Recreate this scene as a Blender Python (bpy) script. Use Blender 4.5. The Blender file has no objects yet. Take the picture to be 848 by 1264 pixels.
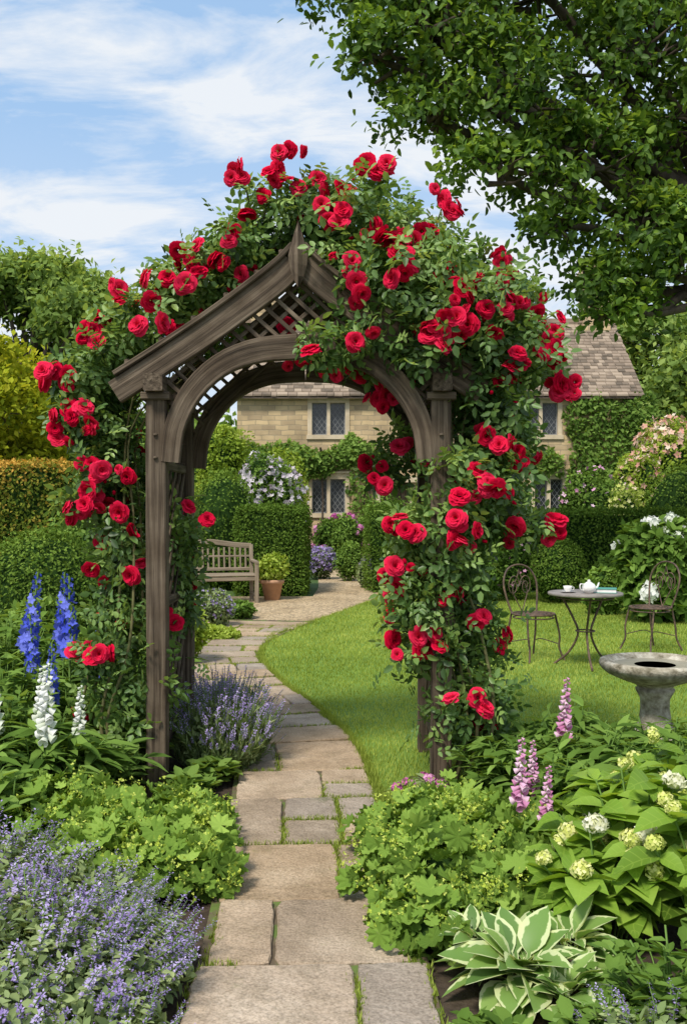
import bpy, math, numpy as np
from mathutils import Vector
rng=np.random.default_rng(11)
S=bpy.context.scene
F=1229.0; CH=1.55
def at(u,v,y):            # sight-line survey -> metric position at distance y
    return ((u-424)/F*y, y, CH-(v-620)/F*y)
def unit(a):
    a=np.asarray(a,float); return a/np.maximum(np.linalg.norm(a,axis=-1,keepdims=True),1e-9)
def frames(d,n):
    d=unit(d); n=np.asarray(n,float)+1e-4
    z=unit(n-(n*d).sum(-1,keepdims=True)*d); y=np.cross(z,d)
    return np.stack([d,y,z],axis=-1)
def sn(p,f=1.0,s=0.0):
    x,y,z=p[...,0]*f+s,p[...,1]*f+s*1.7,p[...,2]*f-s
    return (np.sin(x*1.7+np.sin(y*1.3+z))+np.sin(y*2.1+np.sin(z*1.9+x*1.1))+np.sin(z*1.6+np.sin(x*2.3-y)))/3
class Acc:
    def __init__(s): s.V=[];s.F=[];s.G=[];s.M=[];s.n=0
    def add(s,v,f,g=(0.5,0.5,0.5),mi=0):
        v=np.asarray(v,float).reshape(-1,3)
        tri=[]
        if isinstance(f,np.ndarray) and f.shape[1]==3: tri=f
        else:
            for q in f:
                for i in range(1,len(q)-1): tri.append((q[0],q[i],q[i+1]))
            tri=np.array(tri,int).reshape(-1,3)
        s.V.append(v); s.F.append(tri+s.n); s.G.append(np.broadcast_to(np.asarray(g,float),v.shape).copy())
        s.M.append(np.full(len(tri),mi) if np.isscalar(mi) else np.asarray(mi)); s.n+=len(v)
    def T(s):
        return (np.concatenate(s.V),np.concatenate(s.F),np.concatenate(s.G),np.concatenate(s.M))
    def inst(s,T,pos,R,sc,v=None,mi=None,keepv=False):
        tv,tf,tg,tm=T; n=len(pos); k=len(tv)
        if n==0: return
        sc=np.asarray(sc,float)
        if sc.ndim==0: sc=np.full((n,3),float(sc))
        if sc.ndim==1: sc=np.repeat(sc[:,None],3,1)
        out=np.einsum('nij,nkj->nki',R,tv[None]*sc[:,None,:])+np.asarray(pos)[:,None,:]
        g=np.broadcast_to(tg[None],(n,k,3)).copy()
        if v is not None:
            if keepv: g[:,:,0]=np.clip(g[:,:,0]+(np.asarray(v)[:,None]-.5),0,1)
            else: g[:,:,0]=np.clip(np.asarray(v),0,1)[:,None]
        f=(tf[None]+(np.arange(n)*k)[:,None,None]).reshape(-1,3)
        m=np.tile(tm,n) if mi is None else np.full(len(f),mi)
        s.V.append(out.reshape(-1,3)); s.F.append(f+s.n); s.G.append(g.reshape(-1,3)); s.M.append(m); s.n+=n*k
def make(name,acc,mats,parent=None,smooth=True,loc=None,rotz=0):
    V,Fc,G,M=acc.T()
    me=bpy.data.meshes.new(name)
    me.vertices.add(len(V)); me.vertices.foreach_set('co',V.astype(np.float32).ravel())
    me.loops.add(len(Fc)*3); me.loops.foreach_set('vertex_index',Fc.astype(np.int32).ravel())
    me.polygons.add(len(Fc)); me.polygons.foreach_set('loop_start',(np.arange(len(Fc))*3).astype(np.int32))
    me.polygons.foreach_set('material_index',M.astype(np.int32))
    me.polygons.foreach_set('use_smooth',np.full(len(Fc),smooth))
    a=me.attributes.new('gc','FLOAT_VECTOR','POINT'); a.data.foreach_set('vector',G.astype(np.float32).ravel())
    me.update(calc_edges=True)
    for m in (mats if isinstance(mats,(list,tuple)) else [mats]): me.materials.append(m)
    o=bpy.data.objects.new(name,me); S.collection.objects.link(o)
    if parent: o.parent=parent
    if loc is not None: o.location=loc
    o.rotation_euler=(0,0,rotz)
    return o
def empty(name,loc=(0,0,0),rotz=0):
    e=bpy.data.objects.new(name,None); e.empty_display_size=.2; S.collection.objects.link(e); e.location=loc; e.rotation_euler=(0,0,rotz); return e
# ------------------------------------------------------------------ materials
def nm(name):
    m=bpy.data.materials.new(name); m.use_nodes=True; nt=m.node_tree; nt.nodes.clear()
    out=nt.nodes.new('ShaderNodeOutputMaterial'); return m,nt,out
def ramp(nt,stops):
    r=nt.nodes.new('ShaderNodeValToRGB'); e=r.color_ramp.elements
    while len(e)<len(stops): e.new(.5)
    for i,(p,c) in enumerate(stops): e[i].position=p; e[i].color=(*c,1)
    return r
def math_(nt,op,a,b=None,c=None):
    n=nt.nodes.new('ShaderNodeMath'); n.operation=op
    for i,x in enumerate((a,b,c)):
        if x is None: continue
        if isinstance(x,(int,float)): n.inputs[i].default_value=x
        else: nt.links.new(x,n.inputs[i])
    return n.outputs[0]
def gcsep(nt):
    a=nt.nodes.new('ShaderNodeAttribute'); a.attribute_name='gc'
    s=nt.nodes.new('ShaderNodeSeparateXYZ'); nt.links.new(a.outputs['Vector'],s.inputs[0]); return a,s
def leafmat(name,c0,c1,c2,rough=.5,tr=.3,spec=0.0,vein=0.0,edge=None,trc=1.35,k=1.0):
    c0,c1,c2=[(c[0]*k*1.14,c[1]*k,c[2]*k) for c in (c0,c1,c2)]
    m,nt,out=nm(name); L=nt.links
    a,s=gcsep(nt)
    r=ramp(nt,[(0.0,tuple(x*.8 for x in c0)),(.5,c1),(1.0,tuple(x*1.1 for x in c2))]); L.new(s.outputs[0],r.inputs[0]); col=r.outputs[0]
    if vein>0:
        w=math_(nt,'MULTIPLY_ADD',s.outputs[1],-.9,math_(nt,'MULTIPLY',s.outputs[2],5.5))
        sv=math_(nt,'LESS_THAN',math_(nt,'FRACT',w),.12)
        mid=math_(nt,'LESS_THAN',s.outputs[1],.05)
        mx=nt.nodes.new('ShaderNodeMixRGB'); mx.blend_type='MIX'; L.new(math_(nt,'MULTIPLY',math_(nt,'MAXIMUM',sv,mid),vein),mx.inputs[0]); L.new(col,mx.inputs[1]); mx.inputs[2].default_value=(*c2,1); col=mx.outputs[0]
    if edge:
        mx=nt.nodes.new('ShaderNodeMixRGB'); geo=nt.nodes.new('ShaderNodeNewGeometry')
        n9=nt.nodes.new('ShaderNodeTexNoise'); n9.inputs['Scale'].default_value=30; L.new(geo.outputs['Position'],n9.inputs['Vector'])
        e=math_(nt,'ADD',s.outputs[1],math_(nt,'MULTIPLY_ADD',n9.outputs[0],.8,-.4))
        r9=ramp(nt,[(.66,(0,0,0)),(.74,(1,1,1))]); L.new(e,r9.inputs[0])
        L.new(r9.outputs[0],mx.inputs[0]); L.new(col,mx.inputs[1]); mx.inputs[2].default_value=(*edge,1); col=mx.outputs[0]
    if spec>0:
        p=nt.nodes.new('ShaderNodeBsdfPrincipled'); L.new(col,p.inputs['Base Color']); p.inputs['Roughness'].default_value=rough
        p.inputs['Specular IOR Level'].default_value=spec
    else:
        p=nt.nodes.new('ShaderNodeBsdfDiffuse'); L.new(col,p.inputs['Color'])
    t=nt.nodes.new('ShaderNodeBsdfTranslucent'); g=nt.nodes.new('ShaderNodeMixRGB'); g.blend_type='MULTIPLY'; g.inputs[0].default_value=1
    L.new(col,g.inputs[1]); g.inputs[2].default_value=(trc*1.15,trc,trc*.5,1) ; L.new(g.outputs[0],t.inputs['Color'])
    mix=nt.nodes.new('ShaderNodeMixShader'); mix.inputs[0].default_value=tr
    L.new(p.outputs[0],mix.inputs[1]); L.new(t.outputs[0],mix.inputs[2]); L.new(mix.outputs[0],out.inputs[0])
    return m
def petalmat(name,c0,c1,c2,tr=.25,rough=.55,key='x'):
    m,nt,out=nm(name); L=nt.links; a,s=gcsep(nt)
    r=ramp(nt,[(0.0,c0),(.5,c1),(1.0,c2)])
    if key=='x': L.new(s.outputs[0],r.inputs[0])
    else: L.new(math_(nt,'ADD',math_(nt,'MULTIPLY',s.outputs[0],.5),math_(nt,'MULTIPLY',s.outputs[1],.5)),r.inputs[0])
    p=nt.nodes.new('ShaderNodeBsdfDiffuse'); L.new(r.outputs[0],p.inputs['Color'])
    t=nt.nodes.new('ShaderNodeBsdfTranslucent'); L.new(r.outputs[0],t.inputs['Color'])
    mix=nt.nodes.new('ShaderNodeMixShader'); mix.inputs[0].default_value=tr
    L.new(p.outputs[0],mix.inputs[1]); L.new(t.outputs[0],mix.inputs[2]); L.new(mix.outputs[0],out.inputs[0])
    return m
def surf(name,stops,scale=(4,4,4),detail=6,rough=.85,bump=.3,bdist=.01,coord='pos',rnd=0.0,spec=.3,extra=None,bscale=None):
    m,nt,out=nm(name); L=nt.links
    a,s=gcsep(nt)
    if coord=='gc': src=a.outputs['Vector']
    elif coord=='obj':
        tc=nt.nodes.new('ShaderNodeTexCoord'); src=tc.outputs['Object']
    else:
        g=nt.nodes.new('ShaderNodeNewGeometry'); src=g.outputs['Position']
    mp=nt.nodes.new('ShaderNodeMapping'); mp.inputs['Scale'].default_value=scale; L.new(src,mp.inputs[0])
    nz=nt.nodes.new('ShaderNodeTexNoise'); nz.inputs['Scale'].default_value=1; nz.inputs['Detail'].default_value=detail; nz.inputs['Roughness'].default_value=.62
    L.new(mp.outputs[0],nz.inputs['Vector'])
    f=nz.outputs[0]
    if rnd: f=math_(nt,'ADD',f,math_(nt,'MULTIPLY_ADD',s.outputs[0],rnd,-rnd/2))
    r=ramp(nt,stops); L.new(f,r.inputs[0]); col=r.outputs[0]
    p=nt.nodes.new('ShaderNodeBsdfPrincipled'); p.inputs['Roughness'].default_value=rough; p.inputs['Specular IOR Level'].default_value=spec
    if extra: col=extra(nt,col,src,s)
    L.new(col,p.inputs['Base Color'])
    b=nt.nodes.new('ShaderNodeBump'); b.inputs['Strength'].default_value=bump; b.inputs['Distance'].default_value=bdist
    hsrc=nz.outputs[0]
    if bscale:
        n2=nt.nodes.new('ShaderNodeTexNoise'); n2.inputs['Scale'].default_value=bscale; n2.inputs['Detail'].default_value=6; n2.inputs['Roughness'].default_value=.65; L.new(src,n2.inputs['Vector']); hsrc=n2.outputs[0]
    L.new(hsrc,b.inputs['Height']); L.new(b.outputs[0],p.inputs['Normal']); L.new(p.outputs[0],out.inputs[0])
    return m
def flat(name,c):
    m,nt,out=nm(name); d=nt.nodes.new('ShaderNodeBsdfDiffuse'); d.inputs[0].default_value=(*c,1); nt.links.new(d.outputs[0],out.inputs[0]); return m
M={}
M['rose_leaf']=leafmat('rose_leaf',(.035,.085,.022),(.095,.20,.05),(.22,.36,.10),rough=.42,spec=.4,k=1.18,tr=.33)
M['rose_red']=petalmat('rose_red',(.26,.001,.012),(.74,.007,.050),(.90,.045,.13),tr=.3,key='xy')
M['cane']=surf('rose_cane',[(.3,(.08,.10,.03)),(.7,(.18,.15,.07))],scale=(9,9,9),bump=.2)
M['box']=leafmat('box_hedge_leaf',(.04,.09,.014),(.09,.18,.028),(.18,.30,.055),tr=.25)
M['hedge_y']=leafmat('golden_hedge_leaf',(.04,.09,.014),(.14,.21,.03),(.50,.33,.07),tr=.25)
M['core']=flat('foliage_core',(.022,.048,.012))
M['oak']=leafmat('oak_leaf',(.032,.082,.014),(.085,.18,.028),(.19,.32,.05),tr=.42,spec=.25,rough=.5,k=1.2)
M['ash']=leafmat('ash_leaf',(.08,.15,.04),(.18,.31,.08),(.30,.44,.13),tr=.4)
M['tree_l']=leafmat('tree_leaf',(.06,.13,.03),(.13,.25,.05),(.22,.37,.09),tr=.35)
M['tree_y']=leafmat('golden_tree_leaf',(.13,.20,.016),(.28,.37,.025),(.48,.54,.06),tr=.35)
M['green']=leafmat('green_leaf',(.045,.11,.02),(.11,.22,.04),(.21,.37,.08),tr=.32)
M['lime']=leafmat('lime_leaf',(.12,.21,.02),(.22,.36,.045),(.38,.52,.11),tr=.35)
M['grey_leaf']=leafmat('catmint_leaf',(.10,.16,.07),(.18,.28,.11),(.29,.40,.18),tr=.25)
M['mantle']=leafmat('lady_mantle_leaf',(.075,.155,.025),(.155,.295,.05),(.27,.44,.09),tr=.3,vein=.3)
M['mantle_fl']=petalmat('lady_mantle_flower',(.34,.44,.05),(.52,.62,.09),(.68,.74,.18))
M['hyd_leaf']=leafmat('hydrangea_leaf',(.09,.19,.02),(.18,.35,.04),(.31,.50,.08),tr=.35,rough=.45,vein=.35,spec=.3)
M['hosta']=leafmat('hosta_leaf',(.08,.19,.045),(.15,.30,.07),(.23,.39,.10),tr=.25,rough=.45,edge=(.62,.68,.36),spec=.3)
M['cream']=petalmat('cream_petal',(.55,.60,.28),(.76,.75,.50),(.85,.83,.70))
M['yellowhead']=petalmat('lime_petal',(.45,.55,.10),(.68,.71,.20),(.84,.82,.42))
M['white']=petalmat('white_petal',(.55,.62,.45),(.78,.80,.72),(.88,.88,.85))
M['pink']=petalmat('pink_petal',(.55,.20,.38),(.76,.40,.60),(.86,.65,.76))
M['magenta']=petalmat('magenta_petal',(.45,.08,.28),(.65,.18,.45),(.78,.40,.62))
M['lilac']=petalmat('lilac_white_petal',(.55,.46,.56),(.70,.63,.70),(.84,.80,.84))
M['salmon']=petalmat('salmon_petal',(.68,.32,.26),(.78,.52,.40),(.86,.74,.60))
M['purple']=petalmat('lavender_petal',(.28,.20,.46),(.42,.33,.62),(.58,.50,.76))
M['blue']=petalmat('delphinium_petal',(.04,.06,.48),(.09,.13,.70),(.24,.28,.85))
M['stem']=flat('green_stem',(.15,.25,.06))
M['bark']=surf('bark',[(.3,(.035,.026,.02)),(.7,(.13,.10,.075))],scale=(8,8,2),bump=.8,bdist=.03)
def wood_extra(nt,col,src,s):
    L=nt.links; g=nt.nodes.new('ShaderNodeNewGeometry')
    n=nt.nodes.new('ShaderNodeTexNoise'); n.inputs['Scale'].default_value=5; n.inputs['Detail'].default_value=6; L.new(g.outputs['Position'],n.inputs['Vector'])
    r=ramp(nt,[(.35,(.66,.60,.53)),(.6,(1.12,1.09,1.04))]); L.new(n.outputs[0],r.inputs[0])
    m=nt.nodes.new('ShaderNodeMixRGB'); m.blend_type='MULTIPLY'; m.inputs[0].default_value=1; L.new(col,m.inputs[1]); L.new(r.outputs[0],m.inputs[2]); return m.outputs[0]
M['wood']=surf('weathered_oak',[(.28,(.022,.016,.011)),(.44,(.085,.064,.046)),(.58,(.15,.118,.087)),(.78,(.27,.225,.175))],scale=(1.6,50,50),detail=10,bump=1.0,bdist=.01,coord='gc',rough=.88,extra=wood_extra)
M['benchw']=surf('bench_teak',[(.3,(.16,.125,.085)),(.7,(.34,.275,.20))],scale=(3,40,40),bump=.4,coord='gc')
def stone_extra(nt,col,src,s):
    L=nt.links
    n=nt.nodes.new('ShaderNodeTexNoise'); n.inputs['Scale'].default_value=7; n.inputs['Detail'].default_value=9; n.inputs['Roughness'].default_value=.7; L.new(src,n.inputs['Vector'])
    r=ramp(nt,[(.48,(0,0,0)),(.66,(1,1,1))]); L.new(n.outputs[0],r.inputs[0])
    mx=nt.nodes.new('ShaderNodeMixRGB'); L.new(math_(nt,'MULTIPLY',r.outputs[0],.5),mx.inputs[0]); L.new(col,mx.inputs[1]); mx.inputs[2].default_value=(.19,.15,.10,1)
    n3=nt.nodes.new('ShaderNodeTexNoise'); n3.inputs['Scale'].default_value=110; n3.inputs['Detail'].default_value=4; L.new(src,n3.inputs['Vector'])
    m3=nt.nodes.new('ShaderNodeMixRGB'); m3.blend_type='MULTIPLY'; m3.inputs[0].default_value=.7
    r3=ramp(nt,[(.32,(.55,.53,.50)),(.62,(1.12,1.12,1.12))]); L.new(n3.outputs[0],r3.inputs[0]); L.new(mx.outputs[0],m3.inputs[1]); L.new(r3.outputs[0],m3.inputs[2])
    # moss creeping over patches
    n4=nt.nodes.new('ShaderNodeTexNoise'); n4.inputs['Scale'].default_value=3.1; n4.inputs['Detail'].default_value=10; n4.inputs['Roughness'].default_value=.75; L.new(src,n4.inputs['Vector'])
    r4=ramp(nt,[(.60,(0,0,0)),(.68,(1,1,1))]); L.new(n4.outputs[0],r4.inputs[0])
    m4=nt.nodes.new('ShaderNodeMixRGB'); L.new(math_(nt,'MULTIPLY',r4.outputs[0],.55),m4.inputs[0]); L.new(m3.outputs[0],m4.inputs[1]); m4.inputs[2].default_value=(.13,.15,.05,1)
    h=nt.nodes.new('ShaderNodeHueSaturation'); L.new(m4.outputs[0],h.inputs['Color']); L.new(math_(nt,'MULTIPLY_ADD',s.outputs[0],.36,.84),h.inputs['Value']); L.new(math_(nt,'MULTIPLY_ADD',s.outputs[1],.5,.8),h.inputs['Saturation'])
    return h.outputs[0]
M['flag']=surf('flagstone',[(.25,(.26,.20,.145)),(.5,(.40,.315,.235)),(.75,(.52,.43,.335))],scale=(2.3,2.3,2.3),detail=9,bump=1.0,bdist=.02,extra=stone_extra,bscale=14)
M['soil']=surf('soil',[(.3,(.03,.021,.014)),(.7,(.09,.065,.045))],scale=(18,18,18),bump=.8,bdist=.03)
M['joint']=surf('mossy_joint',[(.35,(.07,.05,.033)),(.46,(.13,.10,.06)),(.56,(.11,.16,.035))],scale=(7,7,7),bump=.8,bdist=.02)
M['ground']=surf('ground_grass',[(.3,(.04,.08,.02)),(.7,(.09,.15,.04))],scale=(.6,.6,.6),bump=.4,bdist=.05)
M['lawn']=surf('lawn',[(.3,(.12,.20,.028)),(.7,(.19,.31,.045))],scale=(1.2,1.2,1.2),detail=10,bump=.6,bdist=.02,bscale=90)
M['grass']=leafmat('grass_blade',(.16,.26,.035),(.27,.39,.07),(.42,.53,.14),tr=.35)
def gravel_extra(nt,col,src,s):
    L=nt.links; v=nt.nodes.new('ShaderNodeTexVoronoi'); v.inputs['Scale'].default_value=38; L.new(src,v.inputs['Vector'])
    mx=nt.nodes.new('ShaderNodeMixRGB'); mx.blend_type='MULTIPLY'; mx.inputs[0].default_value=.9
    bw=nt.nodes.new('ShaderNodeRGBToBW'); L.new(v.outputs['Color'],bw.inputs[0]); r=ramp(nt,[(.15,(.40,.37,.33)),(.5,(.95,.93,.9)),(.85,(1.35,1.3,1.2))]); L.new(bw.outputs[0],r.inputs[0])
    L.new(col,mx.inputs[1]); L.new(r.outputs[0],mx.inputs[2]); return mx.outputs[0]
M['gravel']=surf('gravel',[(.3,(.40,.30,.18)),(.7,(.58,.455,.30))],scale=(1.5,1.5,1.5),bump=1,bdist=.02,extra=gravel_extra,bscale=60)
def cottage_stone():
    m,nt,out=nm('cottage_stone'); L=nt.links
    g=nt.nodes.new('ShaderNodeNewGeometry'); sp=nt.nodes.new('ShaderNodeSeparateXYZ'); L.new(g.outputs['Position'],sp.inputs[0])
    nz=nt.nodes.new('ShaderNodeTexNoise'); nz.inputs['Scale'].default_value=2.5; L.new(g.outputs['Position'],nz.inputs['Vector'])
    cb=nt.nodes.new('ShaderNodeCombineXYZ'); L.new(math_(nt,'ADD',math_(nt,'ADD',sp.outputs[0],sp.outputs[1]),math_(nt,'MULTIPLY',nz.outputs[0],.12)),cb.inputs[0]); L.new(math_(nt,'ADD',sp.outputs[2],math_(nt,'MULTIPLY',nz.outputs[0],.06)),cb.inputs[1])
    br=nt.nodes.new('ShaderNodeTexBrick'); L.new(cb.outputs[0],br.inputs['Vector']); br.inputs['Scale'].default_value=1
    br.inputs['Brick Width'].default_value=.40; br.inputs['Row Height'].default_value=.15; br.inputs['Mortar Size'].default_value=.012; br.inputs['Mortar Smooth'].default_value=.3
    br.inputs['Color1'].default_value=(.60,.46,.27,1); br.inputs['Color2'].default_value=(.36,.275,.175,1); br.inputs['Mortar'].default_value=(.34,.28,.19,1); br.inputs['Bias'].default_value=0
    n2=nt.nodes.new('ShaderNodeTexNoise'); n2.inputs['Scale'].default_value=1.3; n2.inputs['Detail'].default_value=8; L.new(g.outputs['Position'],n2.inputs['Vector'])
    r=ramp(nt,[(.3,(.74,.71,.67)),(.65,(1.24,1.2,1.14))]); L.new(n2.outputs[0],r.inputs[0])
    mx=nt.nodes.new('ShaderNodeMixRGB'); mx.blend_type='MULTIPLY'; mx.inputs[0].default_value=1; L.new(br.outputs['Color'],mx.inputs[1]); L.new(r.outputs[0],mx.inputs[2])
    p=nt.nodes.new('ShaderNodeBsdfPrincipled'); p.inputs['Roughness'].default_value=.9; L.new(mx.outputs[0],p.inputs['Base Color'])
    b=nt.nodes.new('ShaderNodeBump'); b.inputs['Strength'].default_value=.6; b.inputs['Distance'].default_value=.02; L.new(math_(nt,'SUBTRACT',n2.outputs[0],br.outputs['Fac']),b.inputs['Height']); L.new(b.outputs[0],p.inputs['Normal'])
    L.new(p.outputs[0],out.inputs[0]); return m
M['cstone']=cottage_stone()
M['dressed']=surf('dressed_stone',[(.3,(.48,.38,.25)),(.7,(.66,.55,.40))],scale=(3,3,3))
M['roof']=surf('stone_tiles',[(.28,(.12,.095,.07)),(.5,(.23,.175,.13)),(.72,(.35,.275,.205))],scale=(1.2,1.2,1.2),rnd=.45,bump=.5,bdist=.02,detail=8)
def plain(name,c,rough=.5,metal=0,**k):
    return surf(name,[(.3,tuple(x*.85 for x in c)),(.7,tuple(min(1,x*1.12) for x in c))],scale=(12,12,12),rough=rough,bump=.08,**k)
M['glass']=plain('dark_glass',(.03,.035,.04),rough=.12,spec=.6)
M['lead']=plain('lead_cames',(.24,.25,.26),rough=.5)
M['iron']=surf('rusty_iron',[(.35,(.05,.037,.03)),(.6,(.14,.09,.06)),(.8,(.25,.15,.10))],scale=(20,20,20),rough=.6,bump=.3)
M['tabletop']=surf('table_top',[(.3,(.16,.14,.125)),(.7,(.30,.265,.24))],scale=(10,10,10),rough=.5)
M['birdstone']=surf('lichen_stone',[(.32,(.15,.13,.085)),(.5,(.38,.34,.26)),(.66,(.62,.58,.48))],scale=(17,17,17),detail=10,bump=1.0,bdist=.02,coord='pos')
M['water']=plain('water',(.30,.27,.19),rough=.35,spec=.3)
M['china']=plain('white_china',(.80,.78,.75),rough=.2)
M['book']=plain('green_book',(.08,.30,.24),rough=.6)
M['terra']=plain('terracotta',(.50,.29,.18),rough=.9)
# ------------------------------------------------------------------ templates
def leaf_t(rows,width,fold=.25,droop=.15,rnd=1.0):
    a=Acc(); V=[];G=[]
    for x,w in rows:
        for k in (-1,0,1):
            V.append((x,k*w*width,abs(k)*w*width*fold-droop*x*x)); G.append((.5,abs(k),x))
    f=[]
    for i in range(len(rows)-1):
        for k in (0,1):
            p=i*3+k; f.append((p,p+3,p+4,p+1))
    a.add(V,f); a.G[-1]=np.array(G,float); return a.T()
T_quad=(lambda a:(a.add([(0,0,0),(.45,-.3,.07),(1,0,-.08),(.45,.3,.07)],[(0,1,2),(0,2,3)]),a.T())[1])(Acc())
T_leaf6=(lambda a:(a.add([(0,0,0),(.3,-.27,.06),(.7,-.22,.0),(1,0,-.14),(.7,.22,.0),(.3,.27,.06)],[(0,1,2,3),(0,3,4,5)]),a.T())[1])(Acc())
T_leaf=T_leaf6
T_lance=leaf_t([(0,.2),(.35,1),(.7,.75),(1,.0)],.13,droop=.35)
T_big=leaf_t([(0,.1),(.12,.75),(.33,1.05),(.6,.9),(.82,.45),(1,0)],.36,fold=.3,droop=.38)
T_hosta=leaf_t([(0,.10),(.15,.14),(.27,.6),(.40,.93),(.55,1),(.72,.85),(.88,.45),(1,0)],.26,fold=.35,droop=.45)
def rosecomp():
    a=Acc()
    for x,ang,s in ((.05,65,.36),(.05,-65,.36),(.38,58,.42),(.38,-58,.42),(.62,0,.48)):
        t=math.radians(ang); d=np.array([[math.cos(t),math.sin(t),-.1]])
        a.inst(T_leaf6,np.array([[x,0,-.1*x]]),frames(d,np.array([[0,0,1.]])+rng.normal(0,.15,(1,3))),s,v=None)
    return a.T()
T_rl=rosecomp()
def mantle():
    a=Acc(); n=36; V=[(0,0,0)]; G=[(.5,0,0)]
    for i in range(n):
        t=math.radians(14)+i/n*math.radians(332); lob=9*(t)
        r=1*(1+.12*math.cos(lob)+.035*(1 if i%2 else -1)); V.append((r*math.cos(t+math.pi),r*math.sin(t+math.pi),.20+.16*math.cos(lob))); G.append((.5,1,(i%4)/4))
    f=[(0,i,i+1) for i in range(1,n)]
    a.add(V,f); a.G[-1]=np.array(G,float); return a.T()
T_mantle=mantle()
def floret(np_=5,w=.33,cup=.25):
    a=Acc()
    for k in range(np_):
        t=2*math.pi*k/np_; c,s=math.cos(t),math.sin(t)
        pts=[(0,0,0),(.5,-w,cup*.6),(1,0,cup),(.5,w,cup*.6)]
        a.add([(x*c-y*s,x*s+y*c,z) for x,y,z in pts],[(0,1,2,3)])
        a.G[-1][:,1]=(0,.5,1,.5)
    return a.T()
T_fl=floret(); T_fl4=floret(4,.48,.1); T_fl3=floret(3,.5,.3)
def rose(op=1.0):
    a=Acc()
    for (th,L_,n,hw,ph) in ((2,.24,3,80,0),(10,.29,4,66,.5),(20,.34,5,58,.2),(33,.385,6,50,.7),(47,.43,7,44,.1),(63,.47,8,38,.45),(82,.50,8,38,.8)):
        for k in range(n):
            f0=2*math.pi*(k+ph+rng.uniform(-.14,.14))/n; V=[];G=[]
            jl=rng.uniform(.86,1.12); tj=rng.uniform(-7,7)
            for i in range(4):
                w=i/3
                for j in range(4):
                    u=-1+2*j/3; ww=w*(1-.13*u*u)
                    ta=math.radians((th+tj)*op+22*ww*ww+rng.uniform(-4,4)); f=f0+math.radians(hw)*u*(.65+.35*w)
                    r=.03+L_*jl*ww*math.sin(ta)+.06*math.sin(ww*3.14); z=L_*jl*ww*math.cos(ta)+.05*abs(u)*w
                    if w==1: r+=.025;z-=.03*rng.uniform(0,1.5)
                    V.append((r*math.cos(f),r*math.sin(f),z-.05)); G.append((.5,w*w,0))
            fc=[(i*4+j,(i+1)*4+j,(i+1)*4+j+1,i*4+j+1) for i in range(3) for j in range(3)]
            a.add(V,fc); a.G[-1]=np.array(G,float)
    return a.T()
T_rose=[rose(1.0),rose(.85),rose(1.0),rose(.7)]
def sphere(nu=12,nv=8):
    a=Acc(); V=[(math.cos(2*math.pi*i/nu)*math.sin(math.pi*j/nv),math.sin(2*math.pi*i/nu)*math.sin(math.pi*j/nv),math.cos(math.pi*j/nv)) for j in range(nv+1) for i in range(nu)]
    f=[(j*nu+i,(j+1)*nu+i,(j+1)*nu+(i+1)%nu,j*nu+(i+1)%nu) for j in range(nv) for i in range(nu)]
    a.add(V,f); return a.T()
T_sph=sphere(); T_sph2=sphere(6,4)
def fib(n,half=False):
    i=np.arange(n)+.5; z=1-(1.5 if half else 2)*i/n; ph=i*2.39996; r=np.sqrt(np.maximum(0,1-z*z)); return np.stack([r*np.cos(ph),r*np.sin(ph),z],1)
def head(n=60,flat=.75,fs=.26):
    a=Acc(); d=fib(n,True); 
    a.inst(T_fl4,d*np.array([1,1,flat])*rng.uniform(.88,1.06,(n,1)),frames(rng.normal(size=(n,3)),d),fs,v=rng.uniform(.2,.9,n))
    a.inst(T_sph2,np.array([[0,0,0.]]),np.eye(3)[None],np.array([[.8,.8,.8*flat]]),v=np.array([.1])); return a.T()
T_head=head(); T_headr=head(40,.92,.32)
def tube(acc,pts,rad,ns=6,mi=0,v=.5,cap=True):
    P=np.asarray(pts,float); n=len(P); rad=np.broadcast_to(rad,(n,))
    t=np.gradient(P,axis=0); t=unit(t); ref=np.array([0,0,1.]) if abs(t[0][2])<.9 else np.array([1.,0,0])
    nn=unit(np.cross(t[0],ref)); V=[];G=[]; s=0
    for i in range(n):
        nn=unit(nn-np.dot(nn,t[i])*t[i]); b=np.cross(t[i],nn)
        if i: s+=np.linalg.norm(P[i]-P[i-1])
        for k in range(ns):
            a=2*math.pi*k/ns; V.append(P[i]+rad[i]*(math.cos(a)*nn+math.sin(a)*b)); G.append((v,s,a))
    f=[(i*ns+k,(i+1)*ns+k,(i+1)*ns+(k+1)%ns,i*ns+(k+1)%ns) for i in range(n-1) for k in range(ns)]
    if cap: f.append(tuple(range(ns))[::-1]); f.append(tuple(range((n-1)*ns,n*ns)))
    acc.add(V,f,mi=mi); acc.G[-1]=np.array(G,float)
def spline(P,n=30):
    P=np.asarray(P,float); P=np.vstack([2*P[0]-P[1],P,2*P[-1]-P[-2]]); out=[]
    m=len(P)-3
    for q in np.linspace(0,m-1e-6,n):
        i=int(q); t=q-i; a,b,c,d=P[i:i+4]
        out.append(.5*((2*b)+(-a+c)*t+(2*a-5*b+4*c-d)*t*t+(-a+3*b-3*c+d)*t**3))
    return np.array(out)
def lathe(acc,prof,ns=32,mi=0,center=(0,0,0),wob=0):
    V=[];n=len(prof)
    for r,z in prof:
        for k in range(ns):
            a=2*math.pi*k/ns; rr=r*(1+wob*math.sin(3*a+z*20)); V.append((center[0]+rr*math.cos(a),center[1]+rr*math.sin(a),center[2]+z))
    f=[(i*ns+k,i*ns+(k+1)%ns,(i+1)*ns+(k+1)%ns,(i+1)*ns+k) for i in range(n-1) for k in range(ns)]
    acc.add(V,f,mi=mi)
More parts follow.
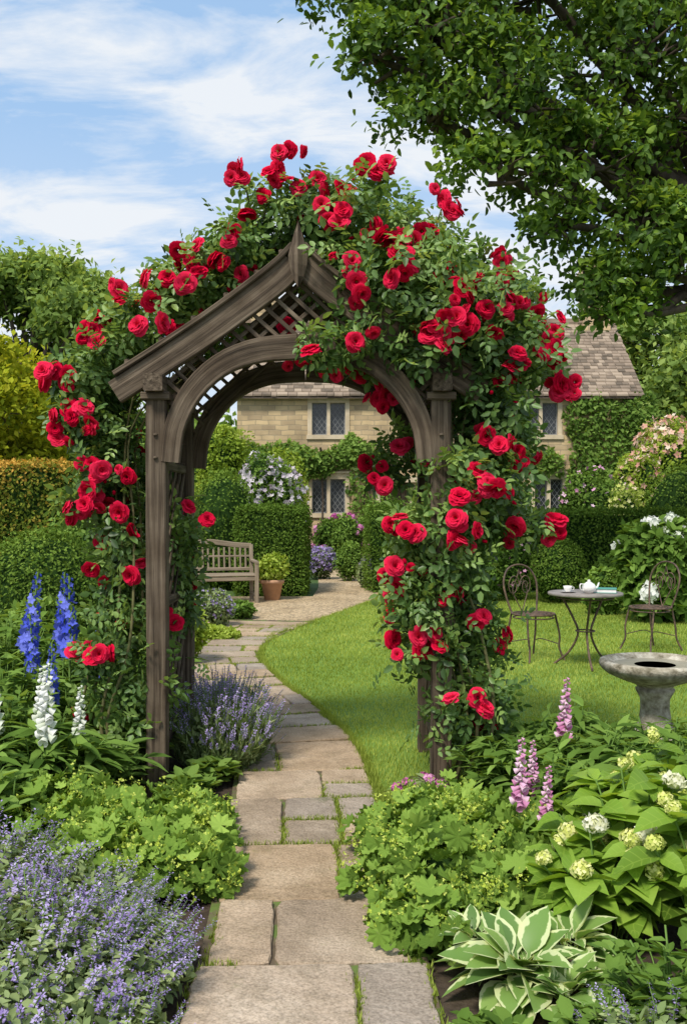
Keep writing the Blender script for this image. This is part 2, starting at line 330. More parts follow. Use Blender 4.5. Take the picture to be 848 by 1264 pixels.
def box(acc,lo,hi,mi=0,ch=.0,v=None):
    x0,y0,z0=lo;x1,y1,z1=hi
    V=[(x0,y0,z0),(x1,y0,z0),(x1,y1,z0),(x0,y1,z0),(x0,y0,z1),(x1,y0,z1),(x1,y1,z1),(x0,y1,z1)]
    acc.add(V,[(0,3,2,1),(4,5,6,7),(0,1,5,4),(1,2,6,5),(2,3,7,6),(3,0,4,7)],mi=mi,g=(rng.uniform() if v is None else v,.5,.5))
def beam(acc,pts,w,h,side=(0,1,0),mi=0,ch=.006):
    P=np.asarray(pts,float); n=len(P); t=unit(np.gradient(P,axis=0)); sd=unit(np.array(side,float)); off=rng.uniform(0,50)
    h=np.broadcast_to(h,(n,)); V=[];G=[]; s=0
    for i in range(n):
        s_=unit(sd-np.dot(sd,t[i])*t[i]); u=np.cross(s_,t[i])
        if i: s+=np.linalg.norm(P[i]-P[i-1])
        a,b=w/2,h[i]/2
        for (p,q) in ((a-ch,b),(a,b-ch),(a,-b+ch),(a-ch,-b),(-a+ch,-b),(-a,-b+ch),(-a,b-ch),(-a+ch,b)):
            V.append(P[i]+s_*p+u*q); G.append((s+off,p+off,q+off*.7))
    f=[(i*8+k,(i+1)*8+k,(i+1)*8+(k+1)%8,i*8+(k+1)%8) for i in range(n-1) for k in range(8)]
    f.append(tuple(range(8))[::-1]); f.append(tuple(range((n-1)*8,n*8)))
    acc.add(V,f,mi=mi); acc.G[-1]=np.array(G,float)
def scatter(acc,T,pos,nrm,size,rnd=.55,up=.35,mi=0,v=None,outd=.3,vary=.3):
    n=len(pos)
    ln=unit(nrm+np.array([0,0,up])+rng.normal(0,rnd,(n,3))); d=rng.normal(size=(n,3))+nrm*outd+np.array([0,0,-.15])
    if v is None: v=rng.uniform(.05,.95,n)
    acc.inst(T,pos,frames(d,ln),size*rng.uniform(1-vary,1+vary,n),v=v,mi=mi)
def blob_pts(B,n,lo=.6,hi=1.05,rough=.14,freq=3.0,zmin=.02):
    B=np.asarray(B,float); w=(B[:,3]*B[:,4]+B[:,4]*B[:,5]+B[:,3]*B[:,5]); idx=rng.choice(len(B),int(n*1.6),p=w/w.sum())
    d=unit(rng.normal(size=(len(idx),3))); r=rng.uniform(lo**2,hi**2,len(idx))**.5
    b=B[idx]; p=b[:,:3]+d*b[:,3:]*(r*(1+rough*sn(d*freq+b[:,:3]*3)))[:,None]
    keep=p[:,2]>zmin
    for k in range(len(B)):
        q=np.linalg.norm((p-B[k,:3])/B[k,3:],axis=1); keep&=~((q<.68)&(idx!=k))
    p,d,b=p[keep],unit(d/b[:,3:])[keep],b
    return p[:n],d[:n]
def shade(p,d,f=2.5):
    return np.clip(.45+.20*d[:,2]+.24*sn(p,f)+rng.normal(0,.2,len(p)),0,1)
def bush(name,B,n,size,mat,T=T_quad,core=.74,fl=None,fT=None,fn=0,fs=.05,lo=.75,up=.35,rough=.14):
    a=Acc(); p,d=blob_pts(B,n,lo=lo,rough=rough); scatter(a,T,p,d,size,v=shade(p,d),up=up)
    for b in B: 
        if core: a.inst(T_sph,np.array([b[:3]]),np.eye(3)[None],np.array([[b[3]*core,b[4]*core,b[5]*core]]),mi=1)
    mats=[mat,M['core']]
    if fl is not None:
        p,d=blob_pts(B,fn,lo=.98,hi=1.08); k=d[:,2]>-.3; p,d=p[k],d[k]
        kk=sn(p,2.2,3.)>-.35; p,d=p[kk],d[kk]
        a.inst(fT or T_fl,p,frames(rng.normal(size=p.shape),d+rng.normal(0,.3,p.shape)),fs*rng.uniform(.7,1.3,len(p)),v=rng.uniform(0,1,len(p)),mi=2); mats.append(fl)
    return make(name,a,mats)
def hedge(name,lo,hi,n,size,mat,r=.12,topv=0.0):
    lo=np.array(lo,float);hi=np.array(hi,float); a=Acc(); L=hi-lo
    areas=np.array([L[1]*L[2]*.6,L[1]*L[2]*.6,L[0]*L[2]*1.3,L[0]*L[2]*.25,L[0]*L[1]]); face=rng.choice(5,n,p=areas/areas.sum())
    q=lo+rng.uniform(size=(n,3))*L
    for i,(ax,val) in enumerate(((0,lo[0]),(0,hi[0]),(1,lo[1]),(1,hi[1]),(2,hi[2]))): q[face==i,ax]=val
    inn=np.clip(q,[lo[0]+r,lo[1]+r,-9],hi-r); nn=unit(q-inn); p=inn+nn*(r+ .05*sn(q,1.7)[:,None]+rng.uniform(-.06,.03,n)[:,None]); 
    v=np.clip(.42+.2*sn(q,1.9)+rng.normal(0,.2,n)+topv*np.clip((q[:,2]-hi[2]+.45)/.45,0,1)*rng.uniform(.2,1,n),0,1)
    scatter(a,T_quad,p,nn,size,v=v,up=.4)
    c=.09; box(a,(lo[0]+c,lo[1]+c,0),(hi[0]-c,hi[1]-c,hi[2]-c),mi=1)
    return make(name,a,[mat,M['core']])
def clump(acc,x,y,r,h,ns,nl,T,size,mi=0,smi=1,up=.5,tip=None,v0=.5,sr=.004,t0=.15):
    ang=rng.uniform(0,2*math.pi,ns); rr=np.sqrt(rng.uniform(0,1,ns)); hh=h*rng.uniform(.75,1.08,ns)*(1-.28*rr**2)
    dx=np.stack([np.cos(ang),np.sin(ang)],1)*rr[:,None]
    base=np.stack([x+dx[:,0]*r*.35,y+dx[:,1]*r*.35,np.zeros(ns)],1); tp=np.stack([x+dx[:,0]*r,y+dx[:,1]*r,hh],1); mid=np.stack([x+dx[:,0]*r*.5,y+dx[:,1]*r*.5,hh*.6],1)
    bez=lambda t:((1-t)**2)*base[:,None]+2*t*(1-t)*mid[:,None]+t*t*tp[:,None]
    t=rng.uniform(t0,1,(ns,nl))[...,None]; P=bez(t).reshape(-1,3)
    a=rng.uniform(0,2*math.pi,len(P)); d=np.stack([np.cos(a),np.sin(a),rng.uniform(-.1,up+.3,len(P))],1)+np.repeat(np.c_[dx,np.zeros(ns)],nl,0)*.5
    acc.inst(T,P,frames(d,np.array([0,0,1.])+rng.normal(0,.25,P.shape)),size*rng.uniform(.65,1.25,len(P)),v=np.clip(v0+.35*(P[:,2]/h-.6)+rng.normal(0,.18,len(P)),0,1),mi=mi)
    if sr:
        tt=np.linspace(0,1,5)[None,:,None]; C=bez(tt)
        for k in range(ns): tube(acc,C[k],sr,3,mi=smi,cap=False)
    return tp,unit(tp-mid)
# ------------------------------------------------------------------ ground & path
def inpoly(P,x,y):
    P=np.asarray(P); c=np.zeros(len(x),bool); j=len(P)-1
    for i in range(len(P)):
        xi,yi=P[i];xj,yj=P[j]; cond=((yi>y)!=(yj>y))&(x<(xj-xi)*(y-yi)/(yj-yi+1e-12)+xi); c^=cond; j=i
    return c
def sheet(name,poly,z,mat):
    me=bpy.data.meshes.new(name); me.from_pydata([(x,y,z) for x,y in poly],[],[tuple(range(len(poly)))]); me.materials.append(mat)
    o=bpy.data.objects.new(name,me); S.collection.objects.link(o); return o
sheet('ground',[(-300,-60),(300,-60),(300,500),(-300,500)],0,M['ground'])
cl=spline([(-.07,1.0),(-.08,2.2),(-.09,3),(-.13,4),(-.2,5.2),(-.29,6.15),(-.50,7.1),(-.86,8.28),(-1.16,9.5),(-1.27,10.4),(-1.2,11.6),(-1.0,12.9)],200)
lw=np.interp(cl[:,1],[0,9,11,13],[.36,.36,.42,.62])
tan=unit(np.gradient(cl,axis=0)); nrmv=np.stack([-tan[:,1],tan[:,0]],1)
sl=np.r_[0,np.cumsum(np.linalg.norm(np.diff(cl,axis=0),axis=1))]
def pth(s,t):
    s=np.asarray(s,float); c=np.stack([np.interp(s,sl,cl[:,i]) for i in (0,1)],-1); n=np.stack([np.interp(s,sl,nrmv[:,i]) for i in (0,1)],-1)
    w=np.interp(s,sl,lw); return c-n*(np.asarray(t)*w)[...,None]
rightedge=[tuple(p) for p in pth(np.linspace(0,sl[-1],60),np.full(60,1.06))]
leftedge=[tuple(p) for p in pth(np.linspace(0,sl[-1],60),np.full(60,-1.06))]
lawn_edge=[p for p in rightedge if 4.9<p[1]<10.6]+[(-.82,11.4),(-.62,12.1),(-.36,12.9),(.07,14.3),(.5,15.8),(.62,16.9)]
front=[(14,6.6),(6,6.4),(3,6.3),(2.2,5.9),(1.5,5.8),(.9,5.5),(.5,5.1)]
lawn_poly=lawn_edge+[(14,16.9)]+front
sheet('lawn',lawn_poly,.018,M['lawn'])
sheet('flower_bed_soil',[(.05,.5)]+[p for p in rightedge if 1<p[1]<5.0]+front[::-1][0:]+[(14,.5)],.006,M['soil'])
sheet('border_soil',[(-9,.5)]+[(-9,14.2),(-1.9,14.2),(-1.9,12.9)]+[p for p in leftedge if p[1]>1][::-1]+[(-.5,.5)],.006,M['soil'])
sheet('path_bedding',leftedge+rightedge[::-1],.024,M['joint'])
sheet('gravel',[(-6,14.25),(-1.95,14.25),(-1.85,12.4),(-.9,11.8),(-.62,12.05),(-.34,12.85),(.09,14.25),(.52,15.75),(.64,16.9),(.5,17.2),(.5,24),(.9,29.6),(-1.2,29.6),(-.62,24),(-.45,18),(-.5,16.3),(-6,16.3)],.010,M['gravel'])
a=Acc(); s=.05
gaps=[]; flip=1; row=0
while s<sl[-1]-.25:
    d=rng.uniform(.42,.72) if s<5 else rng.uniform(.30,.46); s1=min(s+d,sl[-1])
    flip=-flip; row+=1
    q=rng.uniform()
    c=flip*rng.uniform(.15,.62)
    cuts=[-1,c,1] if q<.66 else ([-1,1] if q<.88 else [-1,c*.9,c*.9+(.75 if c<0 else -.75),1])
    if s<3.2 and q>=.66: cuts=[-1,c,1]
    cuts=sorted(cuts)
    for k in range(len(cuts)-1):
        g=.008; t0=cuts[k]+(g/.36 if k else rng.uniform(-.08,.05)); t1=cuts[k+1]-(g/.36 if k<len(cuts)-2 else rng.uniform(-.05,.08))
        a0=s+g;a1=s1-g
        parts=[(a0,a1)]
        if t1-t0<.8 and d>.45 and rng.uniform()<.5: mm=(a0+a1)/2+rng.uniform(-.08,.08); parts=[(a0,mm-g),(mm+g,a1)]
        for (b0,b1) in parts:
            m=9; ring=[]
            for (pa,pb) in (((b0,t0),(b0,t1)),((b0,t1),(b1,t1)),((b1,t1),(b1,t0)),((b1,t0),(b0,t0))):
                for qq in range(m): f=qq/m; ring.append((pa[0]+(pb[0]-pa[0])*f,pa[1]+(pb[1]-pa[1])*f))
            ring=np.array(ring); cen=ring.mean(0); 
            for ci in (0,m,2*m,3*m): ring[ci]+= (cen-ring[ci])*rng.uniform(.015,.06)
            ring+=rng.normal(0,1,ring.shape)*np.array([.003,.009]); W=pth(ring[:,0],ring[:,1]); cw=W.mean(0); n=len(W); h=.037+rng.uniform(-.004,.005)
            tilt=rng.normal(0,.006,2)
            def zz(w,b): return b+((w-cw)@tilt)
            inset=W+unit(cw-W)*.007; ins2=W+(cw-W)*.4
            V=[(x,y,.005) for x,y in W]+[(x,y,zz(np.array([x,y]),h-.006)) for x,y in W]+[(x,y,zz(np.array([x,y]),h+rng.normal(0,.001))) for x,y in inset]+[(x,y,zz(np.array([x,y]),h-.001)) for x,y in ins2]+[(cw[0],cw[1],h-.001)]
            f=[]
            for L0 in range(3): f+=[(L0*n+i,L0*n+(i+1)%n,(L0+1)*n+(i+1)%n,(L0+1)*n+i) for i in range(n)]
            f+=[(3*n+i,3*n+(i+1)%n,4*n) for i in range(n)]
            a.add(V,f,g=(rng.uniform(),rng.uniform(),0))
            gaps.append(W)
    s=s1
make('flagstone_path',a,M['flag'],smooth=False)
T_bl1=(lambda a:(a.add([(0,-.5,0),(0,.5,0),(.45,0,1)],[(0,1,2)]),a.T())[1])(Acc())
a=Acc(); G_=np.concatenate(gaps); sel=G_[rng.choice(len(G_),34000)]; k=sn(np.c_[sel,np.zeros(len(sel))],2.3)>-.15; sel=sel[k]; p=np.c_[sel+rng.normal(0,.010,sel.shape),np.full(len(sel),.024)]
ang=rng.uniform(0,6.28,len(p)); d=np.stack([np.cos(ang),np.sin(ang),0*ang],1); h=rng.uniform(.010,.032,len(p))
a.inst(T_bl1,p,frames(d,np.tile([0,0,1.],(len(p),1))),np.stack([h,h*.28,h],1),v=rng.uniform(0,.7,len(p)))
make('joint_moss',a,M['grass'])
a=Acc(); N=330000; y=5.0+ (rng.uniform(0,1,N)**1.7)*11.9; x=rng.uniform(-1.3,7,N); k=inpoly(lawn_poly,x,y)&(x<.40*y+.4); x,y=x[k],y[k]; n=len(x)
p=np.stack([x,y,np.full(n,.017)],1); ang=rng.uniform(0,6.28,n); d=np.stack([np.cos(ang),np.sin(ang),0*ang],1); h=rng.uniform(.013,.030,n)*(1+.1*(y>9)); w=.0050*(y/5.5)
v=np.clip(.5+.20*sn(p,.9)+.15*sn(p,4.3)+rng.normal(0,.18,n),0,1)
a.inst(T_bl1,p,frames(d,np.tile([0,0,1.],(n,1))),np.stack([h*.9,w,h],1),v=v)
E=np.array(spline(lawn_edge,2500)); E=E[rng.choice(len(E),9000)]; p=np.c_[E+rng.normal(0,.015,E.shape),np.full(len(E),.012)]; h=rng.uniform(.03,.055,len(p)); ang=rng.uniform(0,6.28,len(p)); d=np.stack([np.cos(ang),np.sin(ang),0*ang],1)
a.inst(T_bl1,p,frames(d,np.tile([0,0,1.],(len(p),1))),np.stack([h*.8,h*.13,h],1),v=rng.uniform(.1,.7,len(p)))
make('lawn_grass',a,M['grass'])
# ------------------------------------------------------------------ wooden arch
arch=empty('wooden_garden_arch')
FY=5.25; RY=6.15; XL=-.98; XR=.51; XC=-.235
a=Acc()
for X in (XL,XR):
    for Y in (FY,RY):
        beam(a,[(X,Y,0),(X+.004,Y,.7),(X,Y+.003,1.4),(X,Y,2.13)],.105,.105,side=(0,1,0))
make('posts',a,M['wood'],arch,False)
a=Acc()
for X in (XL,XR):
    beam(a,[(X,FY-.13,2.17),(X,RY+.13,2.17)],.10,.09,side=(1,0,0))
    for Y in (FY,RY): beam(a,[(X-.075,Y,2.105),(X+.075,Y,2.105)],.15,.04)
    for Y in (FY,RY):
        for z in (1.78,1.9): lathe(a,[(0,0),(.012,0),(.012,.008),(0,.012)],8,center=(X,Y-.056,z))
make('wall_plates',a,M['wood'],arch,False)
RP=[(.96,2.125),(.74,2.265),(.5,2.425),(.28,2.585),(.12,2.71),(.03,2.80)]
def gable(Y):
    g=Acc()
    for sgn,X in ((-1,XL),(1,XR)):
        P=spline([(XC+sgn*q,Y,z) for q,z in RP],18)
        beam(g,P,.055,np.linspace(.125,.15,18),side=(0,1,0))
        P2=P+np.array([0,-.0,.085]); P2[:,2]+=.01
        beam(g,P2,.10,.028,side=(0,1,0))
        B=spline([(X-sgn*.075,Y,1.76),(X-sgn*.10,Y,1.95),(X-sgn*.19,Y,2.13),(X-sgn*.34,Y,2.27),(X-sgn*.53,Y,2.345),(XC+sgn*.005,Y,2.365)],18)
        beam(g,B,.05,np.linspace(.10,.135,18),side=(0,1,0))
    return g
for nme,Y in (('front_gable',FY-.03),('rear_gable',RY+.03)):
    make(nme,gable(Y),M['wood'],arch,False)
a=Acc()
def rz(x): return np.interp(abs(x-XC),[q for q,_ in RP[::-1]],[z-.03 for _,z in RP[::-1]])
def az(x): return np.interp(abs(x-XC),[0,.215,.405,.555,.645],[2.40,2.38,2.30,2.17,1.98])
for Y in (FY+.01,RY-.01):
  for sgn in (-1,1):
    for c in np.arange(-1.6,1.6,.095):
        pts=[]
        for q in np.linspace(-.75,.75,61):
            X=XC+q; Z=2.5+sgn*q*.9+c
            if az(X)<Z<rz(X): pts.append((X,Y+sgn*.008,Z))
        if len(pts)>2: beam(a,[pts[0],pts[-1]],.010,.022,side=(0,1,0),ch=.002)
make('gable_lattice',a,M['wood'],arch,False)
a=Acc()
for sgn in (-1,1):
    for q in (.9,.72,.55,.38,.22,.09):
        X=XC+sgn*q; beam(a,[(X,FY-.02,rz(X)+.155),(X,RY+.02,rz(X)+.155)],.03,.03,side=(1,0,0))
beam(a,[(XC,FY-.05,2.86),(XC,RY+.05,2.86)],.05,.10,side=(1,0,0))
make('purlins',a,M['wood'],arch,False)
a=Acc()
for Y in (FY-.085,RY+.085):
    V=[];prof=[(.0,3.01),(.02,2.95),(.052,2.83),(.045,2.78),(.03,2.72),(.0,2.66)]
    for i,(hw,z) in enumerate(prof): V+= [(XC-hw,Y,z),(XC,Y-.028,z),(XC+hw,Y,z),(XC,Y+.028,z)]
    a.add(V,[(i*4+k,i*4+(k+1)%4,(i+1)*4+(k+1)%4,(i+1)*4+k) for i in range(5) for k in range(4)]); a.G[-1]=np.array([(v_[2],v_[0],v_[1]) for v_ in V])
make('finials',a,M['wood'],arch,False)
a=Acc()
for X in (XL,XR):
    for z in (.25,1.0,1.75): beam(a,[(X,FY+.05,z),(X,RY-.05,z)],.035,.05,side=(1,0,0))
    for sgn in (-1,1):
        for c in np.arange(-1.2,3.2,.16):
            pts=[(X+sgn*.008,y_,c+sgn*(y_-FY)) for y_ in np.linspace(FY+.05,RY-.05,30) if .25<c+sgn*(y_-FY)<1.75]
            if len(pts)>2: beam(a,[pts[0],pts[-1]],.010,.025,side=(1,0,0),ch=.002)
make('side_trellis',a,M['wood'],arch,False)
# ------------------------------------------------------------------ climbing rose
EB=[
(335,272,44,36,5.8,.45),(390,268,50,38,5.8,.45),(440,274,50,46,5.75,.5),(490,290,46,40,5.7,.5),
(290,310,44,34,5.75,.45),(240,350,50,32,5.75,.45),(190,390,50,36,5.75,.45),(148,425,40,38,5.75,.45),(116,462,34,38,5.75,.4),(80,462,24,12,5.7,.2),(240,400,42,20,5.85,.4),
(118,520,38,40,5.7,.36),(134,580,36,46,5.65,.34),(144,640,30,40,5.6,.3),(152,700,28,40,5.6,.28),(145,760,24,34,5.55,.24),(90,515,20,14,5.6,.2),(102,620,24,14,5.5,.2),(125,810,20,11,5.4,.2),
(222,660,14,40,5.9,.25),(225,740,13,38,6.0,.2),
(430,335,42,38,5.6,.45),(480,350,55,50,5.5,.5),(540,335,48,42,5.6,.5),(545,390,60,52,5.5,.5),(608,375,48,46,5.6,.5),(470,415,50,40,5.35,.32),(520,430,50,38,5.4,.4),(606,430,66,44,5.6,.5),(660,442,38,22,5.6,.35),(645,382,24,30,5.6,.3),(405,425,32,20,5.15,.12),
(596,490,50,38,5.6,.42),(618,545,42,40,5.6,.4),(606,600,52,40,5.5,.4),(565,650,48,38,5.45,.4),(510,650,30,22,5.35,.25),(645,645,30,14,5.5,.25),(552,700,42,36,5.45,.38),(520,745,34,34,5.4,.34),(548,785,28,32,5.45,.3),(505,795,20,24,5.35,.2),(590,755,14,30,5.4,.15),(560,590,32,32,5.2,.15),(470,575,12,16,5.9,.15),(495,560,16,30,5.9,.2),(600,865,20,22,5.3,.15),(560,880,16,24,5.2,.12),(500,700,22,20,5.4,.2)]
B=[]
for u,v,ru,rv,yc,ry in EB:
    yy=yc-.35*ry; x,_,z=at(u,v,yy); B.append((x,yc,z,ru/F*yy,ry,rv/F*yy))
B=np.array(B)
a=Acc()
p,d=blob_pts(B,12500,lo=.45,hi=1.12,rough=.27,freq=4.5)
dens=sn(p,5.0,1.0)>-.55; p,d=p[dens],d[dens]
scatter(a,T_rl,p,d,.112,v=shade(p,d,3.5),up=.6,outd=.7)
p,d=blob_pts(B,900,lo=1.02,hi=1.35,rough=.25,freq=5); scatter(a,T_rl,p,d,.10,v=rng.uniform(.4,1,len(p)),up=.4,outd=1)
# long arching sprays that break the outline
SPR=[(340,270,346,192),(325,272,334,210),(310,285,292,212),(450,255,462,208),(465,260,476,214),(530,310,548,250),(540,305,560,264),(120,465,56,460),(110,475,66,468),(110,520,64,520),(605,350,618,318),(640,385,650,372),(665,440,680,420),(660,455,698,474),(645,645,684,646),(215,365,180,340),(175,390,148,362),(140,425,108,408),(265,330,240,310),(130,620,90,628),(595,850,602,886),(125,800,98,806),(300,300,284,292),(400,250,388,222),(620,560,660,566),(600,760,616,797),(250,345,215,318),(590,330,598,300),(380,255,372,215),(500,280,512,240)]
for (u0,v0,u1,v1) in SPR:
    y0=5.6;y1=5.45+rng.uniform(-.12,.15); q0=np.array(at(u0,v0,y0));q1=np.array(at(u1,v1,y1)); m=(q0+q1)/2+np.array([rng.normal(0,.02),0,.03])
    P=spline([q0,m,q1],10); tube(a,P,np.linspace(.006,.003,10),5,mi=2)
    nl=int(6+np.linalg.norm(q1-q0)*22); t=rng.uniform(0,.95,nl); pp=np.stack([np.interp(t*9,range(10),P[:,i]) for i in range(3)],1); scatter(a,T_rl,pp,rng.normal(size=(nl,3)),.095,v=rng.uniform(.3,1,nl),up=.6)
FLW=[(348,187),(357,183),(331,208),(345,208),(297,205),(287,222),(300,222),(330,240),(338,228),(352,222),(303,262),(389,221),(375,228),(452,203),(462,215),(475,210),(478,203),(445,205),(545,245),(558,262),(552,255),(400,240),(412,255),(422,262),(405,270),(418,275),(395,255),(430,237),(418,232),(457,296),(470,290),(435,325),(443,345),(447,362),(480,300),(500,295),(515,300),(490,310),(505,318),(520,285),(537,292),(500,338),(488,345),(510,332),(298,338),(298,365),(283,298),(290,285),(270,325),(262,322),(245,332),(235,328),(245,308),(220,310),(222,325),(208,345),(222,350),(230,354),(250,384),(225,407),(172,400),(200,395),(188,373),(178,340),(150,358),(148,370),(113,405),(108,415),(120,420),(130,395),(105,400),(55,455),(66,464),(77,470),(50,460),(82,463),(60,477),(88,512),(62,515),(66,530),(108,505),(115,517),(110,532),(85,505),(70,535),(112,572),(118,582),(128,580),(157,594),(112,612),(100,632),(85,622),(120,610),(92,634),(105,623),(143,631),(165,655),(163,708),(115,705),(125,670),(232,628),(255,640),(214,768),(105,805),(112,814),(137,807),(122,815),(97,803),(97,885),(185,770),(353,404),(370,426),(363,438),(384,432),(373,446),(388,444),(433,422),(431,453),(437,462),(444,455),(470,480),(472,492),(466,490),(525,403),(531,411),(546,428),(555,390),(564,395),(575,401),(570,358),(560,352),(576,368),(608,410),(600,380),(618,312),(625,325),(620,345),(632,368),(640,380),(625,382),(655,388),(638,440),(629,450),(645,450),(635,458),(677,418),(680,432),(672,425),(687,410),(693,473),(701,480),(688,485),(706,469),(605,594),(598,602),(610,604),(564,610),(536,614),(485,647),(490,640),(510,660),(503,655),(560,640),(567,670),(558,666),(586,655),(636,650),(630,656),(680,643),(674,651),(690,640),(684,652),(640,570),(620,550),(600,540),(630,547),(660,565),(592,578),(497,550),(490,553),(459,570),(480,592),(530,560),(495,718),(482,712),(484,700),(485,735),(533,774),(528,800),(542,798),(560,728),(548,735),(595,760),(585,765),(615,797),(519,790),(515,805),(480,760),(486,790),(600,880),(588,860),(573,897),(560,863),(607,886),(592,886)]
FLX=[]
for (u,v) in FLW:
    FLX.append((u,v,1.0))
    if rng.uniform()<.42: t=rng.uniform(0,6.28); FLX.append((u+17*math.cos(t),v+15*math.sin(t),rng.uniform(.6,.85)))
fp=[];fs_=[]
for u,v,sc_ in FLX:
    best=None
    for k,(bu,bv,ru,rv,yc,ry) in enumerate(EB):
        q=((u-bu)/ru)**2+((v-bv)/rv)**2
        if q<1:
            yy=yc-ry*math.sqrt(1-q)-.02
            if best is None or yy<best: best=yy
    if best is None:
        k=min(range(len(EB)),key=lambda i:((u-EB[i][0])/EB[i][2])**2+((v-EB[i][1])/EB[i][3])**2); best=5.45
    fp.append(at(u,v,max(best,4.98)-.06)); fs_.append(sc_)
fp=np.array(fp)+rng.normal(0,.012,(len(fp),3)); n=len(fp); fs_=np.array(fs_)
nr=unit(np.array([0,-1.,.35])+rng.normal(0,.38,(n,3))+np.c_[(fp[:,0]-XC)*.25,np.zeros(n),np.zeros(n)])
for k in range(4):
    i=np.arange(n)%4==k; m=i.sum(); sc=rng.uniform(.086,.114,m)*fs_[i]
    a.inst(T_rose[k],fp[i],frames(rng.normal(size=(m,3)),nr[i]),sc,v=rng.uniform(.1,.9,m),mi=1)
p,d=blob_pts(B,200,lo=.98,hi=1.1); k=(d[:,1]>-.1)|(rng.uniform(size=len(p))<.4); p,d=p[k],d[k]; a.inst(T_rose[0],p,frames(rng.normal(size=p.shape),d),rng.uniform(.05,.08,len(p)),v=rng.uniform(.1,.7,len(p)),mi=1)
p,d=blob_pts(B,140,lo=1.02,hi=1.15); a.inst(T_sph2,p,frames(rng.normal(size=p.shape),d),np.tile([.011,.011,.018],(len(p),1)),v=rng.uniform(.1,.6,len(p)),mi=1)
def cane(P,r0=.011,r1=.004):
    P=spline(P,26); P=P+np.c_[.012*np.sin(np.linspace(0,9,26)+rng.uniform(0,6)),.012*np.cos(np.linspace(0,7,26)+rng.uniform(0,6)),np.zeros(26)]; tube(a,P,np.linspace(r0,r1,26),6,mi=2)
for i in range(8):
    bx=.62+rng.uniform(-.06,.18); by=5.3+rng.uniform(-.1,.3); k=rng.uniform(-.1,.18)
    cane([(bx,by,0),(bx+.08+k*.4,by-.05,.4),(bx+k*.8,by,.85),(.52+k,by+.1,1.4),(.6+k*.8,by+.2,2.0),(.55+rng.uniform(-.2,.3),by+.4,2.4)])
for i in range(7):
    bx=-1.12+rng.uniform(-.12,.06); by=5.35+rng.uniform(-.1,.35); k=rng.uniform(-.2,.08)
    cane([(bx,by,0),(bx-.12+k*.4,by,.35),(bx+k*.8,by,.8),(-1.12+k,by+.1,1.4),(-1.15+k*.8,by+.2,1.95),(-.9+rng.uniform(-.3,.2),by+.3,2.35)])
for (cx,cz0,cz1) in ((.66,.25,.95),(-1.16,.3,1.0)):
    n=420; p=np.stack([cx+rng.normal(0,.13,n),5.38+rng.normal(0,.12,n),rng.uniform(cz0,cz1,n)],1); scatter(a,T_rl,p,rng.normal(size=(n,3)),.10,v=rng.uniform(.1,.9,n),up=.8)
make('climbing_rose',a,[M['rose_leaf'],M['rose_red'],M['cane']])
# ------------------------------------------------------------------ cottage
cot=empty('stone_cottage')
HX0,HX1,HY,HB,HE,HR=-3.2,8.8,30.0,36.0,4.85,7.45
holes=[(-.95,.05,3.58,4.55),(5.42,6.45,3.58,4.55),(2.3,3.3,3.58,4.55),(-.95,.05,1.22,2.25),(5.75,6.6,1.22,2.25),(1.1,2.0,.05,2.15)]
a=Acc(); xs=sorted({HX0,HX1}|{h[0] for h in holes}|{h[1] for h in holes}); zs=sorted({0,HE}|{h[2] for h in holes}|{h[3] for h in holes})
for i in range(len(xs)-1):
    for j in range(len(zs)-1):
        cx=(xs[i]+xs[i+1])/2;cz=(zs[j]+zs[j+1])/2
        if any(h[0]<cx<h[1] and h[2]<cz<h[3] for h in holes): continue
        a.add([(xs[i],HY,zs[j]),(xs[i+1],HY,zs[j]),(xs[i+1],HY,zs[j+1]),(xs[i],HY,zs[j+1])],[(0,1,2,3)])
a.add([(HX0,HY,0),(HX0,HB,0),(HX0,HB,HE),(HX0,33,HR),(HX0,HY,HE)],[(0,1,2,3,4)]); a.add([(HX1,HY,0),(HX1,HY,HE),(HX1,33,HR),(HX1,HB,HE),(HX1,HB,0)],[(0,1,2,3,4)]); a.add([(HX0,HB,0),(HX1,HB,0),(HX1,HB,HE),(HX0,HB,HE)],[(3,2,1,0)])
box(a,(HX0+.03,HY+.45,.01),(HX1-.03,HY+.5,HE-.05))
make('walls',a,M['cstone'],cot,False)
a=Acc();gl=Acc();ld=Acc()
for (x0,x1,z0,z1) in holes:
    if z0<.1: continue
    t=.13; 
    box(a,(x0-t,HY-.035,z1),(x1+t,HY+.25,z1+.17)); box(a,(x0-t-.03,HY-.06,z0-.13),(x1+t+.03,HY+.25,z0))
    box(a,(x0-t,HY-.03,z0+.002),(x0,HY+.25,z1-.002)); box(a,(x1,HY-.03,z0+.002),(x1+t,HY+.25,z1-.002)); xm=(x0+x1)/2; box(a,(xm-.05,HY-.02,z0+.002),(xm+.05,HY+.22,z1-.002))
    box(a,(x0-t-.05,HY-.09,z1+.172),(x1+t+.05,HY+.02,z1+.23))
    for (p0,p1) in ((x0,xm-.05),(xm+.05,x1)):
        box(gl,(p0,HY+.15,z0),(p1,HY+.17,z1))
        for e0,e1,f0,f1 in ((p0,p0+.03,z0,z1),(p1-.03,p1,z0,z1),(p0+.03,p1-.03,z0,z0+.03),(p0+.03,p1-.03,z1-.03,z1)): box(ld,(e0,HY+.12,f0),(e1,HY+.148,f1))
        for sg in (-1,1):
            for c in np.arange(-1.5,2.5,.2):
                pts=[(x_,HY+.135+sg*.004,z0+c+sg*(x_-p0)*1.35) for x_ in np.linspace(p0,p1,40) if z0<z0+c+sg*(x_-p0)*1.35<z1]
                if len(pts)>1: beam(ld,[pts[0],pts[-1]],.006,.012,side=(0,1,0),ch=.001)
